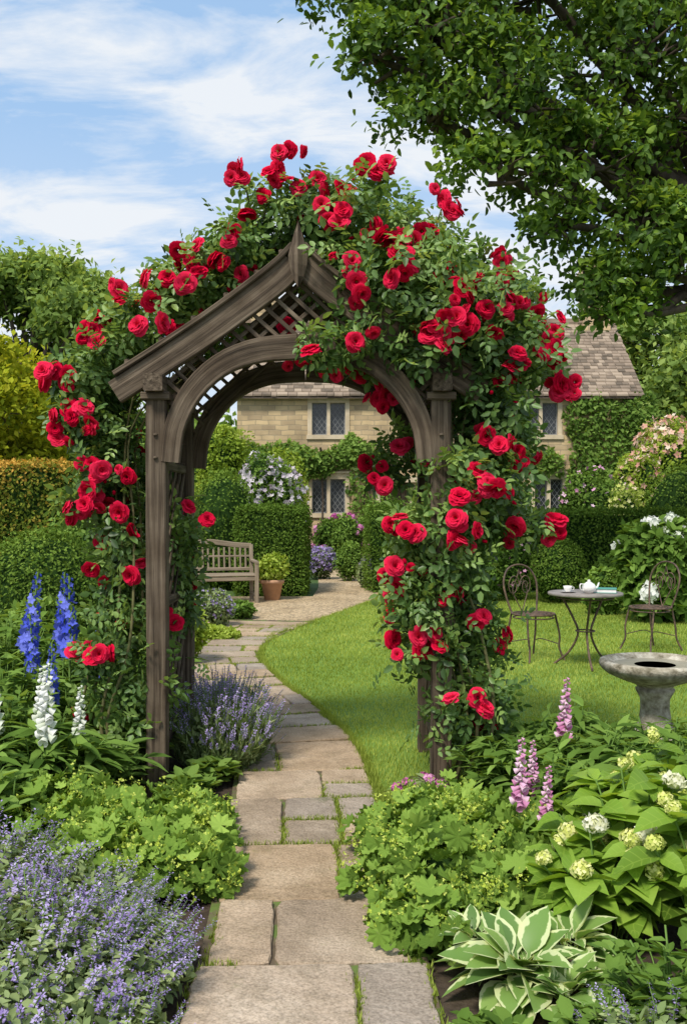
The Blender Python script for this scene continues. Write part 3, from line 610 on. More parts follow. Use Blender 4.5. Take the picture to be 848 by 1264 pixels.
box(a,(.93,HY-.05,0),(1.1,HY+.25,2.15)); box(a,(2.0,HY-.05,0),(2.17,HY+.25,2.15)); box(a,(.85,HY-.3,2.15),(2.25,HY+.25,2.33)); box(a,(.8,HY-.9,0),(2.3,HY-.01,.12))
make('window_surrounds',a,M['dressed'],cot,False); make('window_glass',gl,M['glass'],cot,False); make('lead_lights',ld,M['lead'],cot,False)
a=Acc()
for k in range(6): beam(a,[(1.175+k*.15,HY+.15,.12),(1.175+k*.15,HY+.15,2.15)],.04,.145,side=(0,1,0))
make('door',a,M['wood'],cot,False)
a=Acc()
for side in (0,1):
    nC=24; y0,z0,y1,z1=(HY-.28,HE-.12,33,HR+.06) if side==0 else (HB+.28,HE-.12,33,HR+.06)
    for c in range(nC):
        t0=c/nC;t1=(c+1.35)/nC; dz=.035
        x=HX0-.18
        while x<HX1+.15:
            w=rng.uniform(.16,.36)*(1-.35*c/nC); x1_=min(x+w,HX1+.18); j=rng.uniform(-.02,.02)
            ya,za=y0+(y1-y0)*(t0+j*.1),z0+(z1-z0)*(t0+j*.1)+dz+rng.uniform(0,.02); yb,zb=y0+(y1-y0)*min(t1,1),z0+(z1-z0)*min(t1,1)+.004
            a.add([(x+.006,ya,za),(x1_-.006,ya,za),(x1_-.006,yb,zb),(x+.006,yb,zb),(x+.006,ya,za-.05),(x1_-.006,ya,za-.05)],[(0,1,2,3),(4,5,1,0),(4,0,3),(1,5,2)],g=(rng.uniform(),.5,.5))
            x=x1_
box(a,(HX0-.18,32.88,HR+.03),(HX1+.18,33.12,HR+.17),v=.6)
a.add([(HX0-.15,HY-.25,HE-.19),(HX1+.15,HY-.25,HE-.19),(HX1+.15,33,HR-.02),(HX0-.15,33,HR-.02),(HX0-.15,HB+.25,HE-.19),(HX1+.15,HB+.25,HE-.19)],[(0,1,2,3),(3,2,5,4)])
make('roof_tiles',a,M['roof'],cot,False)
a=Acc()
for cx in (8.3,-2.6):
    box(a,(cx-.42,32.55,6.7),(cx+.42,33.45,9.0)); box(a,(cx-.5,32.47,9.0),(cx+.5,33.53,9.16)); box(a,(cx-.44,32.53,9.16),(cx+.44,33.47,9.26))
    for dy in (-.2,.25): lathe(a,[(.13,0),(.11,.1),(.1,.4),(.13,.42),(.13,.46),(.09,.46),(.09,.0)],14,center=(cx,33+dy,9.26))
make('chimneys',a,M['cstone'],cot,False)
a=Acc()
def wallpatch(x0,x1,z0,z1,n,y=HY-.1,amp=.35):
    x=rng.uniform(x0-.3,x1+.3,n); z=rng.uniform(z0-.3,z1+.3,n); q=np.stack([x,z*0,z],1)
    e=np.minimum(np.minimum(x-x0,x1-x),np.minimum(z-z0,z1-z))+.35*sn(q,2.1); k=e>0
    for h in holes: k&=~((x>h[0]-.05)&(x<h[1]+.05)&(z>h[2])&(z<h[3]+.1))
    x,z,e=x[k],z[k],e[k]; p=np.stack([x,y-np.minimum(e,.3)*rng.uniform(0,1,len(x))*(.8+.5*sn(np.stack([x,x*0,z],1),3)),z],1); nn=np.tile([0,-1.,.3],(len(x),1)); kk=p[:,2]>.05; p=p[kk]; nn=nn[kk]
    scatter(a,T_quad,p,nn,.16,v=np.clip(.55+.3*sn(p,1.5)+rng.normal(0,.2,len(p)),0,1),rnd=.4,up=.2)
wallpatch(6.7,9.2,0,4.75,7500); wallpatch(-3.6,1.0,2.5,3.35,5500); wallpatch(-3.6,-1.4,0,3.2,3200); wallpatch(2.6,5.2,0,2.9,4500); wallpatch(.2,.8,.2,3.1,900); wallpatch(4.8,6.6,2.45,3.1,1500)
for k in range(9): x=rng.uniform(-3,8.6); tube(a,[(x,HY-.06,0),(x+rng.uniform(-.3,.3),HY-.07,1.6),(x+rng.uniform(-.6,.6),HY-.06,3.2)],.03,5,mi=1)
make('wall_creeper',a,[M['tree_l'],M['bark']])
# ------------------------------------------------------------------ trees
def tree(name,base,r0,fork,Bs,tips,lpt,sig,size,lm,T=T_quad,flat=.8,twigs=3):
    a=Acc(); Bs=np.asarray(Bs,float); base=np.array(base,float); fork=np.array(fork,float)
    tr=spline([base,base+(fork-base)*.5+np.array([.1,0,0]),fork],8); tube(a,tr,np.linspace(r0*1.25,r0*.85,8),12,mi=1)
    allp=[];alld=[]
    for b in Bs:
        c=b[:3]; R=b[3:]; mid=fork*.5+c*.5+rng.normal(0,.25,3)*np.array([1,1,.6])*R.mean()*.6
        L=np.linalg.norm(c-fork); rr=r0*min(.55,.25+.1*R.mean())
        P=spline([fork-np.array([0,0,.15]),mid,c],10); P[1:-1]+=rng.normal(0,.05,(8,3)); tube(a,P,np.linspace(rr,rr*.35,10),7,mi=1)
        nt=int(tips*R.prod()**(2/3.)); d=unit(rng.normal(size=(nt,3))); d[:,2]=np.where(d[:,2]<-.55,-d[:,2],d[:,2])
        tp=c+d*R*rng.uniform(.55,1.02,(nt,1))*(1+.18*sn(d*2.3+c))[:,None]
        for k in range(0,nt,twigs):
            m=(c*.45+tp[k]*.55)+rng.normal(0,.08,3)*R.mean(); tube(a,[c+rng.normal(0,.1,3)*R.mean(),m,tp[k]],[rr*.3,rr*.16,rr*.05],4,mi=1,cap=False)
        allp.append(tp);alld.append(d)
    tp=np.concatenate(allp);td=np.concatenate(alld); n=len(tp)
    off=rng.normal(0,1,(n,lpt,3))*sig*np.array([1,1,flat])*rng.uniform(.6,1.3,(n,1,1)); p=(tp[:,None]+off).reshape(-1,3); d=np.repeat(td,lpt,0)
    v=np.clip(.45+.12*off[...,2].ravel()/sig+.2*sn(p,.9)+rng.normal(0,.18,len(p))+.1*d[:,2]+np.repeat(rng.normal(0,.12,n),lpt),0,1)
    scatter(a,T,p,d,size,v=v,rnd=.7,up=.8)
    return make(name,a,[lm,M['bark']])
oB=[(.35,13.2,8.4,.9,1.0,.8),(1.2,13,7.6,1.1,1.2,.9),(.55,12.8,7.2,.75,.8,.5),(1.1,12.8,6.5,.7,.8,.5),(2.1,12.8,6.7,1.1,1.2,.9),(2.0,12.6,5.7,.8,.9,.55),(3.1,13,5.9,1.0,1.1,.9),(2.9,12.8,5.1,.75,.8,.4),(3.9,13,5.0,.85,.9,.7),(3.55,12.8,4.35,.6,.6,.45),(3.05,12.7,4.35,.4,.5,.35),(3.75,12.6,3.95,.45,.45,.3),(3.3,12.7,3.9,.35,.4,.28),(4.3,12.9,4.45,.7,.7,.4),(5.0,13,5.1,.9,1,.6),(5.0,13.3,6.6,1.2,1.3,.9),(3.9,13.3,7.4,1.3,1.4,1.0),(2.6,13.6,8.6,1.4,1.5,1.1),(1.2,14,9.4,1.4,1.5,1.0),(4.5,14,9.0,1.6,1.7,1.2),(6.6,14,8.6,1.7,1.8,1.3),(7.8,13,7.0,1.6,1.8,1.3),(9.4,14,8,1.7,2,1.5),(8.3,15.5,6.5,1.6,1.7,1.3),(6.5,16.5,7.0,1.6,1.7,1.2)]
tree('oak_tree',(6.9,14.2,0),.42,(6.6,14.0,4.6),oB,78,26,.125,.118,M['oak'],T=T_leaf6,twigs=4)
def rblob(cx,cy,cz,R,n,rs,zf=.85):
    d=unit(rng.normal(size=(n,3))); return [(cx+q[0]*R*.7,cy+q[1]*R*.7,cz+q[2]*R*.75*zf,rs*rng.uniform(.8,1.2),rs*rng.uniform(.8,1.2),rs*rng.uniform(.6,.9)) for q in d]
tree('ash_tree',(-10.5,33,0),.35,(-10.5,33,4.5),rblob(-10.5,33,6.5,3.8,24,1.4),34,28,.30,.26,M['ash'],twigs=6)
tree('ash_tree',(-17,36,0),.4,(-17,36,4.5),rblob(-17,36,8.0,4.6,14,1.9),20,24,.38,.36,M['ash'],twigs=6)
tree('lime_tree',(13.2,41,0),.3,(13.2,41,3),rblob(13.2,41,5.2,4.6,24,1.7),26,26,.36,.32,M['ash'],twigs=6)
tree('golden_tree',(-5.6,16.6,0),.12,(-5.6,16.6,1.6),rblob(-5.6,16.6,2.95,1.55,18,.72),85,26,.13,.12,M['tree_y'],twigs=6)
a=Acc(); Bs=[]
for x in np.arange(-75,80,5.0):
    yy=72+rng.uniform(-8,8)
    for k in range(5): Bs.append((x+rng.uniform(-3,3),yy+rng.uniform(-2,2),rng.uniform(1.5,7.5),rng.uniform(2.4,4),rng.uniform(2.4,4),rng.uniform(2,3.4)))
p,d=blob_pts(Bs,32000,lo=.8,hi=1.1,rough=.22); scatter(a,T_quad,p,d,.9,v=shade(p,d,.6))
for b in Bs: a.inst(T_sph,np.array([b[:3]]),np.eye(3)[None],np.array([[b[3]*.8,b[4]*.8,b[5]*.8]]),mi=1)
make('background_trees',a,[M['tree_l'],M['core']])
# ------------------------------------------------------------------ hedges, topiary, shrubs
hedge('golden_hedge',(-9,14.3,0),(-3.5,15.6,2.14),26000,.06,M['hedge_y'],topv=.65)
hedge('box_hedge',(-1.78,16.35,0),(-.62,18.2,1.48),15000,.045,M['box'])
bush('clipped_yew',[(-2.15,17.9,1.0,.62,.7,1.12),(-2.15,17.9,.5,.6,.65,.6)],7000,.055,M['box'],core=.9,lo=.93)
hedge('box_hedge',(.42,16.95,0),(1.0,18.4,1.42),7000,.045,M['box'])
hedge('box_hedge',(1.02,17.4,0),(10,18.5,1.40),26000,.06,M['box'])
def ball(name,x,y,z,r,rz,n,size): bush(name,[(x,y,z,r,r,rz)],n,size,M['box'],core=.92,lo=.94,rough=.05)
ball('box_ball',3.28,15.2,.52,.40,.46,4500,.045)
ball('box_ball',-2.78,9.2,.66,.56,.62,11000,.037)
ball('box_ball',7.1,21,1.1,.75,1.2,4000,.065)
def sb(name,u,vt,y,ru,n,size,mat,**k):
    x,_,top=at(u,vt,y); rx=ru/F*y; Bq=[(x,y,top*.5,rx,rx*.8,top*.52)]
    for i in range(5):
        t=rng.uniform(0,6.28); Bq.append((x+math.cos(t)*rx*.5,y+math.sin(t)*rx*.4,top*rng.uniform(.45,.8),rx*.5,rx*.5,top*.26))
    return bush(name,Bq,n,size,mat,**k)
sb('rambling_shrub',332,566,24,42,6000,.09,M['green'],fl=M['lilac'],fn=850,fs=.07)
sb('golden_shrub',285,532,27,42,6000,.11,M['lime'])
sb('golden_shrub',352,555,28,28,3500,.11,M['lime'])
sb('peony_bush',418,640,23.5,30,4000,.08,M['green'],fl=M['magenta'],fn=110,fs=.08,fT=T_headr)
sb('lavender_border',395,676,20,18,3000,.05,M['grey_leaf'],fl=M['purple'],fn=1000,fs=.035)
sb('garden_shrub',430,672,19.5,16,2500,.05,M['green'])
sb('lavender_border',452,690,18,12,2000,.04,M['grey_leaf'],fl=M['purple'],fn=600,fs=.03)
sb('garden_shrub',475,615,24,34,4000,.09,M['green'])
sb('garden_shrub',560,570,24,50,6000,.10,M['green'])
sb('garden_shrub',620,600,22,36,5000,.09,M['tree_l'])
sb('rose_shrub',735,582,22.5,42,6500,.09,M['green'],fl=M['pink'],fn=130,fs=.065)
sb('rose_shrub',828,522,25,52,7000,.10,M['lime'],fl=M['salmon'],fn=900,fs=.085)
sb('rose_shrub',790,562,23,34,4500,.09,M['lime'],fl=M['salmon'],fn=350,fs=.07)
sb('spirea_shrub',772,602,20.3,26,3500,.055,M['lime'],fl=M['yellowhead'],fn=400,fs=.05)
sb('rose_shrub',632,658,15.6,28,4000,.05,M['green'],fl=M['pink'],fn=90,fs=.04)
sb('garden_shrub',590,672,15.4,34,4000,.055,M['green'])
sb('garden_shrub',752,690,15.2,22,2500,.06,M['green'])
sb('white_hydrangea',815,650,12.8,50,3600,.13,M['green'],T=T_leaf,fl=M['white'],fn=46,fs=.095,fT=T_headr)
sb('garden_shrub',745,702,13.6,24,2200,.07,M['green'],T=T_leaf)
sb('garden_shrub',285,742,13.2,28,3500,.055,M['green']); sb('garden_shrub',262,775,11.2,32,3500,.05,M['lime'],T=T_leaf)
sb('lavender_bush',262,728,12.2,24,3000,.045,M['grey_leaf'],fl=M['purple'],fn=400,fs=.020)
sb('mixed_border_shrub',120,690,11,45,4000,.075,M['tree_l'],T=T_leaf,fl=M['pink'],fn=60,fs=.05); sb('mixed_border_shrub',215,735,9.4,36,4000,.06,M['lime'],T=T_leaf,fl=M['salmon'],fn=30,fs=.04)
sb('mixed_border_shrub',40,750,7.6,60,4500,.075,M['tree_l'],T=T_leaf); sb('mixed_border_shrub',150,780,7.4,55,5000,.07,M['tree_l'],T=T_leaf,fl=M['magenta'],fn=30,fs=.03)
sb('mixed_border_shrub',95,800,6.6,50,4500,.06,M['lime'],T=T_leaf,fl=M['magenta'],fn=24,fs=.02)
sb('garden_shrub',90,645,12.5,60,4500,.085,M['tree_l'],T=T_leaf)
# ------------------------------------------------------------------ bench, pot
bn=empty('garden_bench',(-2.05,15.35,0),math.radians(14))
a=Acc(); W=.68
for x in (-W,W):
    beam(a,[(x,-.26,0),(x,-.26,.62)],.06,.06); beam(a,[(x,.24,0),(x,.26,.45),(x,.33,.88)],.06,.06); beam(a,[(x,-.30,.63),(x,.30,.64)],.06,.035,side=(1,0,0)); beam(a,[(x,-.24,.38),(x,.24,.38)],.04,.06,side=(1,0,0)); beam(a,[(x,-.24,.12),(x,.24,.12)],.03,.04,side=(1,0,0))
make('frame',a,M['benchw'],bn,False)
a=Acc()
for k in range(7): beam(a,[(-W-.02,-.25+k*.078,.43),(W+.02,-.25+k*.078,.43)],.066,.022)
beam(a,[(-W,-.26,.38),(W,-.26,.38)],.03,.06)
make('seat',a,M['benchw'],bn,False)
a=Acc()
beam(a,spline([(-W,.33,.86),(-.4,.335,.88),(0,.335,.93),(.4,.335,.88),(W,.33,.86)],14),.04,.08); beam(a,[(-W,.27,.50),(W,.27,.50)],.04,.05); beam(a,[(-W,.305,.70),(W,.305,.70)],.025,.03)
for x in np.linspace(-W+.09,W-.09,15): beam(a,[(x,.272,.52),(x,.325,.84)],.016,.03)
make('backrest',a,M['benchw'],bn,False)
pt=empty('potted_shrub',((336-424)/F*15.75,15.75,0))
a=Acc(); lathe(a,[(.0,.01),(.12,.01),(.17,.27),(.19,.27),(.195,.33),(.17,.33),(.165,.29),(0,.29)],28); make('pot',a,M['terra'],pt)
a=Acc(); p,d=blob_pts([(0,0,.5,.24,.24,.2),(.06,0,.58,.17,.17,.14)],1500,lo=.4); scatter(a,T_leaf,p,d,.07,v=rng.uniform(.3,1,len(p))); tube(a,[(0,0,.28),(0,0,.5)],.02,6,mi=1); make('shrub',a,[M['lime'],M['bark']],pt)
# ------------------------------------------------------------------ bistro set
def chair(name,x,y,rz):
    a=Acc(); c=lambda r,z,n=28:[(r*math.cos(t),r*math.sin(t),z) for t in np.linspace(0,2*math.pi,n)]
    for r in (.205,.16,.115,.07,.03): tube(a,c(r,.445+(.205-r)*-.03),.009 if r>.2 else .0055,6)
    for t in np.linspace(0,math.pi,7)[:-1]: tube(a,[(-.2*math.cos(t),-.2*math.sin(t),.442),(.2*math.cos(t),.2*math.sin(t),.442)],.005,5)
    tube(a,c(.195,.41),.007,6)
    for sx in (-1,1):
        tube(a,spline([(sx*.17,-.12,.44),(sx*.19,-.16,.25),(sx*.18,-.17,.12),(sx*.215,-.21,0)],14),.010,6)
        tube(a,spline([(sx*.15,.15,.44),(sx*.17,.18,.25),(sx*.17,.20,.12),(sx*.2,.25,0)],14),.010,6)
        tube(a,spline([(sx*.18,-.15,.16),(sx*.08,-.02,.2),(sx*.17,.17,.16)],12),.005,5)
        sp=[]; 
        for t in np.linspace(0,3.6*math.pi,36): r=.075*(1-t/(4.2*math.pi)); sp.append((sx*(.075+r*math.cos(t+math.pi)),.215,.70+r*math.sin(t)*1.5))
        tube(a,sp,.0055,5)
        tube(a,spline([(0,.17,.45),(sx*.05,.19,.55),(sx*.09,.21,.66),(sx*.02,.225,.80),(0,.23,.87)],14),.0055,5)
    tube(a,spline([(-.15,.14,.44),(-.19,.18,.6),(-.20,.21,.75),(-.13,.235,.87),(0,.24,.91),(.13,.235,.87),(.20,.21,.75),(.19,.18,.6),(.15,.14,.44)],36),.010,6)
    return make(name,a,M['iron'],loc=(x,y,.02),rotz=rz)
chair('bistro_chair',(658-424)/F*9.7,9.7,math.radians(28)); chair('bistro_chair',(802-424)/F*10.3,10.3,math.radians(-62))
tx=(722-424)/F*9.3; tb=empty('bistro_table',(tx,9.3,.02))
a=Acc(); lathe(a,[(0,.665),(.34,.665),(.345,.672),(.345,.683),(.34,.69),(0,.69)],40); make('table_top',a,M['tabletop'],tb)
a=Acc()
for k in range(3):
    t=2*math.pi*k/3+.5; c,s_=math.cos(t),math.sin(t); tube(a,spline([(c*.24,s_*.24,.665),(c*.12,s_*.12,.45),(c*.07,s_*.07,.30),(c*.16,s_*.16,.12),(c*.30,s_*.30,0)],18),.011,7)
for r,z in ((.085,.33),(.26,.64)): tube(a,[(r*math.cos(t),r*math.sin(t),z) for t in np.linspace(0,2*math.pi,26)],.007,6)
make('legs',a,M['iron'],tb)
tz=.711
a=Acc(); lathe(a,[(0,0),(.035,0),(.062,.03),(.066,.055),(.05,.085),(.03,.095),(.03,.099),(.012,.108),(.014,.12),(0,.126)],22); tube(a,spline([(.055,0,.035),(.09,0,.05),(.115,0,.095)],8),[.013,.012,.011,.010,.009,.008,.008,.007],8); tube(a,spline([(-.05,0,.08),(-.095,0,.085),(-.095,0,.04),(-.055,0,.025)],12),.006,6)
make('teapot',a,M['china'],loc=(tx+.01,9.2,tz),rotz=.4)
for dx,dy in ((-.17,-.03),):
    a=Acc(); lathe(a,[(0,.0),(.04,.002),(.07,.012),(.072,.014),(.04,.006),(0,.005)],22); lathe(a,[(0,.008),(.02,.008),(.035,.03),(.042,.06),(.039,.06),(.032,.032),(0,.014)],22); tube(a,[(.038,0,.05),(.058,0,.048),(.056,0,.028),(.034,0,.024)],.004,5); make('teacup',a,M['china'],loc=(tx+dx,9.3+dy,tz))
a=Acc(); box(a,(-.12,-.085,.0),(.12,.085,.006)); box(a,(-.12,-.085,.034),(.12,.085,.040)); box(a,(-.12,-.087,.001),(-.113,.087,.039)); box(a,(-.112,-.08,.006),(.115,.08,.034),mi=1); make('book',a,[M['book'],M['china']],loc=(tx+.16,9.27,tz),rotz=-.25,smooth=False)
# ------------------------------------------------------------------ bird bath
bx=(808-424)/F*6.2; bb=empty('bird_bath',(bx,6.2,0))
a=Acc(); lathe(a,[(0,0),(.18,0),(.185,.02),(.185,.06),(.15,.075),(.14,.10),(.125,.13),(.098,.20),(.088,.27),(.09,.33),(.115,.375),(.12,.39),(.105,.40),(.125,.42),(.21,.45),(.29,.485),(.32,.51),(.335,.53),(.338,.55),(.33,.565),(.31,.570),(.295,.562),(.25,.535),(.16,.505),(0,.50)],48,wob=.006); make('stone_bowl_and_pedestal',a,M['birdstone'],bb)
a=Acc(); lathe(a,[(.0,.540),(.250,.540)],40); make('water',a,M['water'],bb)
# ------------------------------------------------------------------ foreground planting
def mantle_plant(x,y,r,h,n,nf):
    a=Acc(); Bq=[(x,y,h*.35,r,r,h*.65),(x+r*.4,y-r*.3,h*.3,r*.6,r*.6,h*.55),(x-r*.45,y+r*.2,h*.35,r*.55,r*.55,h*.6)]
    p,d=blob_pts(Bq,n,lo=.5,hi=1.15,rough=.35,freq=4); k=d[:,2]>-.4; p,d=p[k],d[k]
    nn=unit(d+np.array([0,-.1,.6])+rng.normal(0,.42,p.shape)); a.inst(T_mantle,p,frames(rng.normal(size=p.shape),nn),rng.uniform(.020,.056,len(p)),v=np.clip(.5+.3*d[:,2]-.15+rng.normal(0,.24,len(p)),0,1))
    cc,dd=blob_pts(Bq,nf,lo=1.0,hi=1.35,rough=.25); k=dd[:,2]>.0; cc=cc[k]; q=(cc[:,None]+rng.normal(0,.024,(len(cc),26,3))).reshape(-1,3)
    a.inst(T_fl3,q,frames(rng.normal(size=q.shape),rng.normal(size=q.shape)+[0,0,1]),rng.uniform(.005,.009,len(q)),v=rng.uniform(0,1,len(q)),mi=1)
    for c_ in cc[::2]: tube(a,[(x+(c_[0]-x)*.6,y+(c_[1]-y)*.6,h*.3),(x+(c_[0]-x)*.85,y+(c_[1]-y)*.85,c_[2]*.8),c_],.0018,3,mi=2,cap=False)
    a.inst(T_sph,np.array([[x,y,h*.3]]),np.eye(3)[None],np.array([[r*.65,r*.65,h*.4]]),mi=3)
    make('ladys_mantle',a,[M['mantle'],M['mantle_fl'],M['stem'],M['core']])
for q in ((-.86,4.3,.32,.26,720,80),(-.66,3.98,.22,.24,440,50),(-1.25,4.4,.28,.30,460,50),(-.95,4.0,.24,.24,440,44),(-.72,4.75,.14,.16,160,20),(.42,4.3,.30,.26,660,60),(.34,3.9,.25,.25,480,46),(.72,4.1,.26,.28,440,44),(.52,4.72,.18,.20,240,20),(.28,3.5,.17,.18,260,14),(.66,3.7,.2,.21,300,24)): mantle_plant(*q)
def catmint_t():
    a=Acc(); P=spline([(0,0,0),(.03,0,.35),(.10,0,.7),(.22,0,1.0)],9); tube(a,P,.006,3,mi=1,cap=False)
    for t in np.linspace(.12,.74,10):
        c=np.array([np.interp(t*8,range(9),P[:,i]) for i in range(3)])
        for k in range(2): an=rng.uniform(0,6.28)+k*math.pi; dd=np.array([[math.cos(an),math.sin(an),.35]]); a.inst(T_leaf,c[None],frames(dd,np.array([[0,0,1.]])),.13*(1.2-t*.5),v=np.array([.3+.6*t]),mi=0)
    for t in np.linspace(.62,1,8):
        c=np.array([np.interp(t*8,range(9),P[:,i]) for i in range(3)]); m=5; an=rng.uniform(0,6.28,m); dd=np.stack([np.cos(an),np.sin(an),rng.uniform(-.2,.8,m)],1)
        a.inst(T_quad,c+dd*.012,frames(dd,np.array([0,0,1.])+0*dd),rng.uniform(.03,.055,m)*(1.3-.5*t),v=rng.uniform(0,1,m),mi=2)
    return a.T()
CT=[catmint_t() for _ in range(4)]
def spikes(name,x0,y0,rx,ry,n,h,Ts,mats,lean=.5,floor=0.0):
    a=Acc(); ang=rng.uniform(0,6.28,n); rr=np.sqrt(rng.uniform(0,1,n)); X=np.cos(ang)*rr;Y=np.sin(ang)*rr
    base=np.stack([x0+X*rx*.8,y0+Y*ry*.8,np.zeros(n)],1); d=unit(np.stack([X*lean,Y*lean,np.ones(n)],1)+rng.normal(0,.17,(n,3))); hh=h*rng.uniform(.6,1.12,n)*(1-.3*rr**3)
    side=np.stack([X,Y,np.zeros(n)],1)+rng.normal(0,.3,(n,3)); fr=frames(d,side); R=np.stack([fr[:,:,2],-fr[:,:,1],fr[:,:,0]],-1)
    for k,T in enumerate(Ts):
        i=np.arange(n)%len(Ts)==k; a.inst(T,base[i],R[i],hh[i],v=rng.uniform(.1,.9,i.sum()),keepv=True)
    if floor: 
        p,dd=blob_pts([(x0,y0,h*.28,rx,ry,h*.5)],int(floor),lo=.6); scatter(a,T_leaf,p,dd,.035,v=rng.uniform(.1,.9,len(p)))
    return make(name,a,mats)
cm=[M['grey_leaf'],M['stem'],M['purple']]
spikes('catmint',-.98,3.0,.38,.42,330,.36,CT,cm,floor=3400); spikes('catmint',-1.35,3.6,.4,.4,280,.37,CT,cm,floor=3000); spikes('catmint',-.72,3.1,.22,.42,170,.29,CT,cm,floor=1800); spikes('catmint',-.62,2.55,.18,.3,110,.24,CT,cm,floor=1000); spikes('catmint',-.95,3.55,.25,.25,120,.28,CT,cm,floor=1600)
spikes('catmint',.80,2.62,.18,.16,40,.24,CT,cm,floor=600)
def lav_t():
    a=Acc(); P=spline([(0,0,0),(.01,0,.5),(.05,0,1.0)],6); tube(a,P,.004,3,mi=1,cap=False)
    for t in np.linspace(.05,.65,9):
        an=rng.uniform(0,6.28,2); dd=np.stack([np.cos(an)*.5,np.sin(an)*.5,np.ones(2)],1); c=np.array([.02*t,0,t])[None]+0*dd; a.inst(T_quad,c,frames(dd,rng.normal(size=(2,3))),np.array([[.16,.05,.1]]*2),v=rng.uniform(.2,.9,2),mi=0)
    for t in np.linspace(.87,1,6):
        an=rng.uniform(0,6.28,3); dd=np.stack([np.cos(an),np.sin(an),.6+0*an],1); a.inst(T_quad,np.array([.045,0,t])[None]+dd*.006,frames(dd,np.array([0,0,1.])+0*dd),.03,v=rng.uniform(0,1,3),mi=2)
    return a.T()
LT=[lav_t() for _ in range(3)]
spikes('lavender_bush',-.72,5.85,.24,.36,520,.50,LT,cm,lean=.5,floor=2500); spikes('lavender_bush',-.80,6.6,.2,.3,280,.44,LT,cm,lean=.45,floor=1200)
spikes('lavender_bush',-1.95,9.6,.3,.5,260,.5,LT,cm,lean=.5,floor=1200)
def delph_t(n=44):
    a=Acc(); tube(a,[(0,0,0),(.005,0,.5),(0,0,1)],.006,5,mi=1,cap=False)
    i=np.arange(n); t=.60+.40*(i/n); an=i*2.4; r=.030*(1.15-(i/n)**2*.85); dd=np.stack([np.cos(an),np.sin(an),.15+0*an],1)
    a.inst(T_fl,np.stack([0*t,0*t,t],1)+dd*r[:,None],frames(rng.normal(size=(n,3)),dd),r*.95,v=rng.uniform(0,1,n),mi=0); return a.T()
DT=delph_t()
def bell_t():
    a=Acc(); ns=7; pr=[(.0,.18),(.3,.26),(.7,.36),(1.0,.48)]; V=[(x,r*math.cos(2*math.pi*k/ns),r*math.sin(2*math.pi*k/ns)) for x,r in pr for k in range(ns)]
    a.add(V,[(i*ns+k,(i+1)*ns+k,(i+1)*ns+(k+1)%ns,i*ns+(k+1)%ns) for i in range(3) for k in range(ns)]); return a.T()
BT=bell_t()
def fox_t(n=30):
    a=Acc(); tube(a,[(0,0,0),(.005,0,.5),(.01,0,1)],.006,5,mi=1,cap=False)
    i=np.arange(n); t=.55+.45*(i/n); an=-math.pi/2+np.sin(i*2.4)*1.9; s_=.060*(1.1-.75*(i/n)); dd=np.stack([np.cos(an),np.sin(an),-.55+0*an],1)
    a.inst(BT,np.stack([0*t,0*t,t],1),frames(dd,np.array([0,0,1.])+0*dd),s_,v=rng.uniform(0,1,n),mi=0); return a.T()
FT=fox_t()
def tall(name,lst,T,mat):
    a=Acc()
    for (x,y,h) in lst:
        d=unit(np.array([[rng.normal(0,.06),rng.normal(0,.04),1.]])); fr=frames(d,np.array([[0,1.,0]])); R=np.stack([-fr[:,:,1],fr[:,:,2],fr[:,:,0]],-1); R[:,:,0]=np.cross(R[:,:,1],R[:,:,2]); a.inst(T,np.array([[x,y,0.]]),R,h,v=np.array([rng.uniform(.3,.75)]),keepv=True)
        p,dd=clump(a,x,y,.12,h*.5,4,7,T_lance,.16,mi=2,smi=1)
    return make(name,a,[mat,M['stem'],M['green']])
tall('delphinium',[(-1.52,5.5,1.14),(-1.70,5.6,.92),(-1.55,5.3,.80),(-1.90,5.7,1.16),(-1.84,5.2,.78),(-2.05,5.5,1.0),(-1.76,6.2,1.12),(-1.38,5.6,.95)],DT,M['blue'])
tall('white_foxglove',[(-1.43,4.75,.80),(-1.60,4.6,.68),(-1.70,4.9,.80),(-1.34,5.0,.64),(-1.54,5.0,.74)],FT,M['white'])
tall('pink_foxglove',[(.70,4.05,.60),(.79,4.0,.5),(1.08,5.0,.68),(.84,4.4,.5)],FT,M['pink'])
def peren(name,lst,mat,T,size,fl=None):
    a=Acc()
    for (x,y,r,h,ns,nl) in lst:
        tp,td=clump(a,x,y,r,h,ns,nl,T,size)
        if fl: k=rng.uniform(size=len(tp))<.5; a.inst(T_head,tp[k],frames(rng.normal(size=(k.sum(),3)),np.tile([0,-.5,1.],(k.sum(),1))),.03,v=rng.uniform(0,1,k.sum()),mi=2)
    return make(name,a,[mat,M['stem']]+([fl] if fl else []))
peren('perennial_border',[(-1.5,4.9,.35,.50,40,14),(-1.75,4.4,.35,.45,40,12),(-1.9,5.6,.4,.66,45,14),(-1.5,6.4,.4,.7,45,12),(-2.2,6.5,.5,.8,50,14),(-1.5,7.2,.4,.6,40,12)],M['green'],T_lance,.17)
peren('perennial_border',[(-1.25,5.1,.25,.38,34,12),(-1.35,5.7,.35,.55,40,12),(-1.25,6.3,.25,.5,30,12),(-1.3,4.75,.2,.34,24,12),(-1.6,5.3,.3,.5,30,12)],M['tree_l'],T_lance,.14)
peren('perennial_border',[(-1.45,4.3,.22,.36,30,10),(-1.7,5.1,.3,.6,30,12),(-2.6,7.4,.5,.8,40,14),(-1.75,7.9,.4,.55,40,12),(-1.15,5.5,.2,.4,30,12),(-.80,5.1,.14,.16,26,9),(-.72,5.4,.12,.16,26,9)],M['tree_l'],T_leaf,.09)
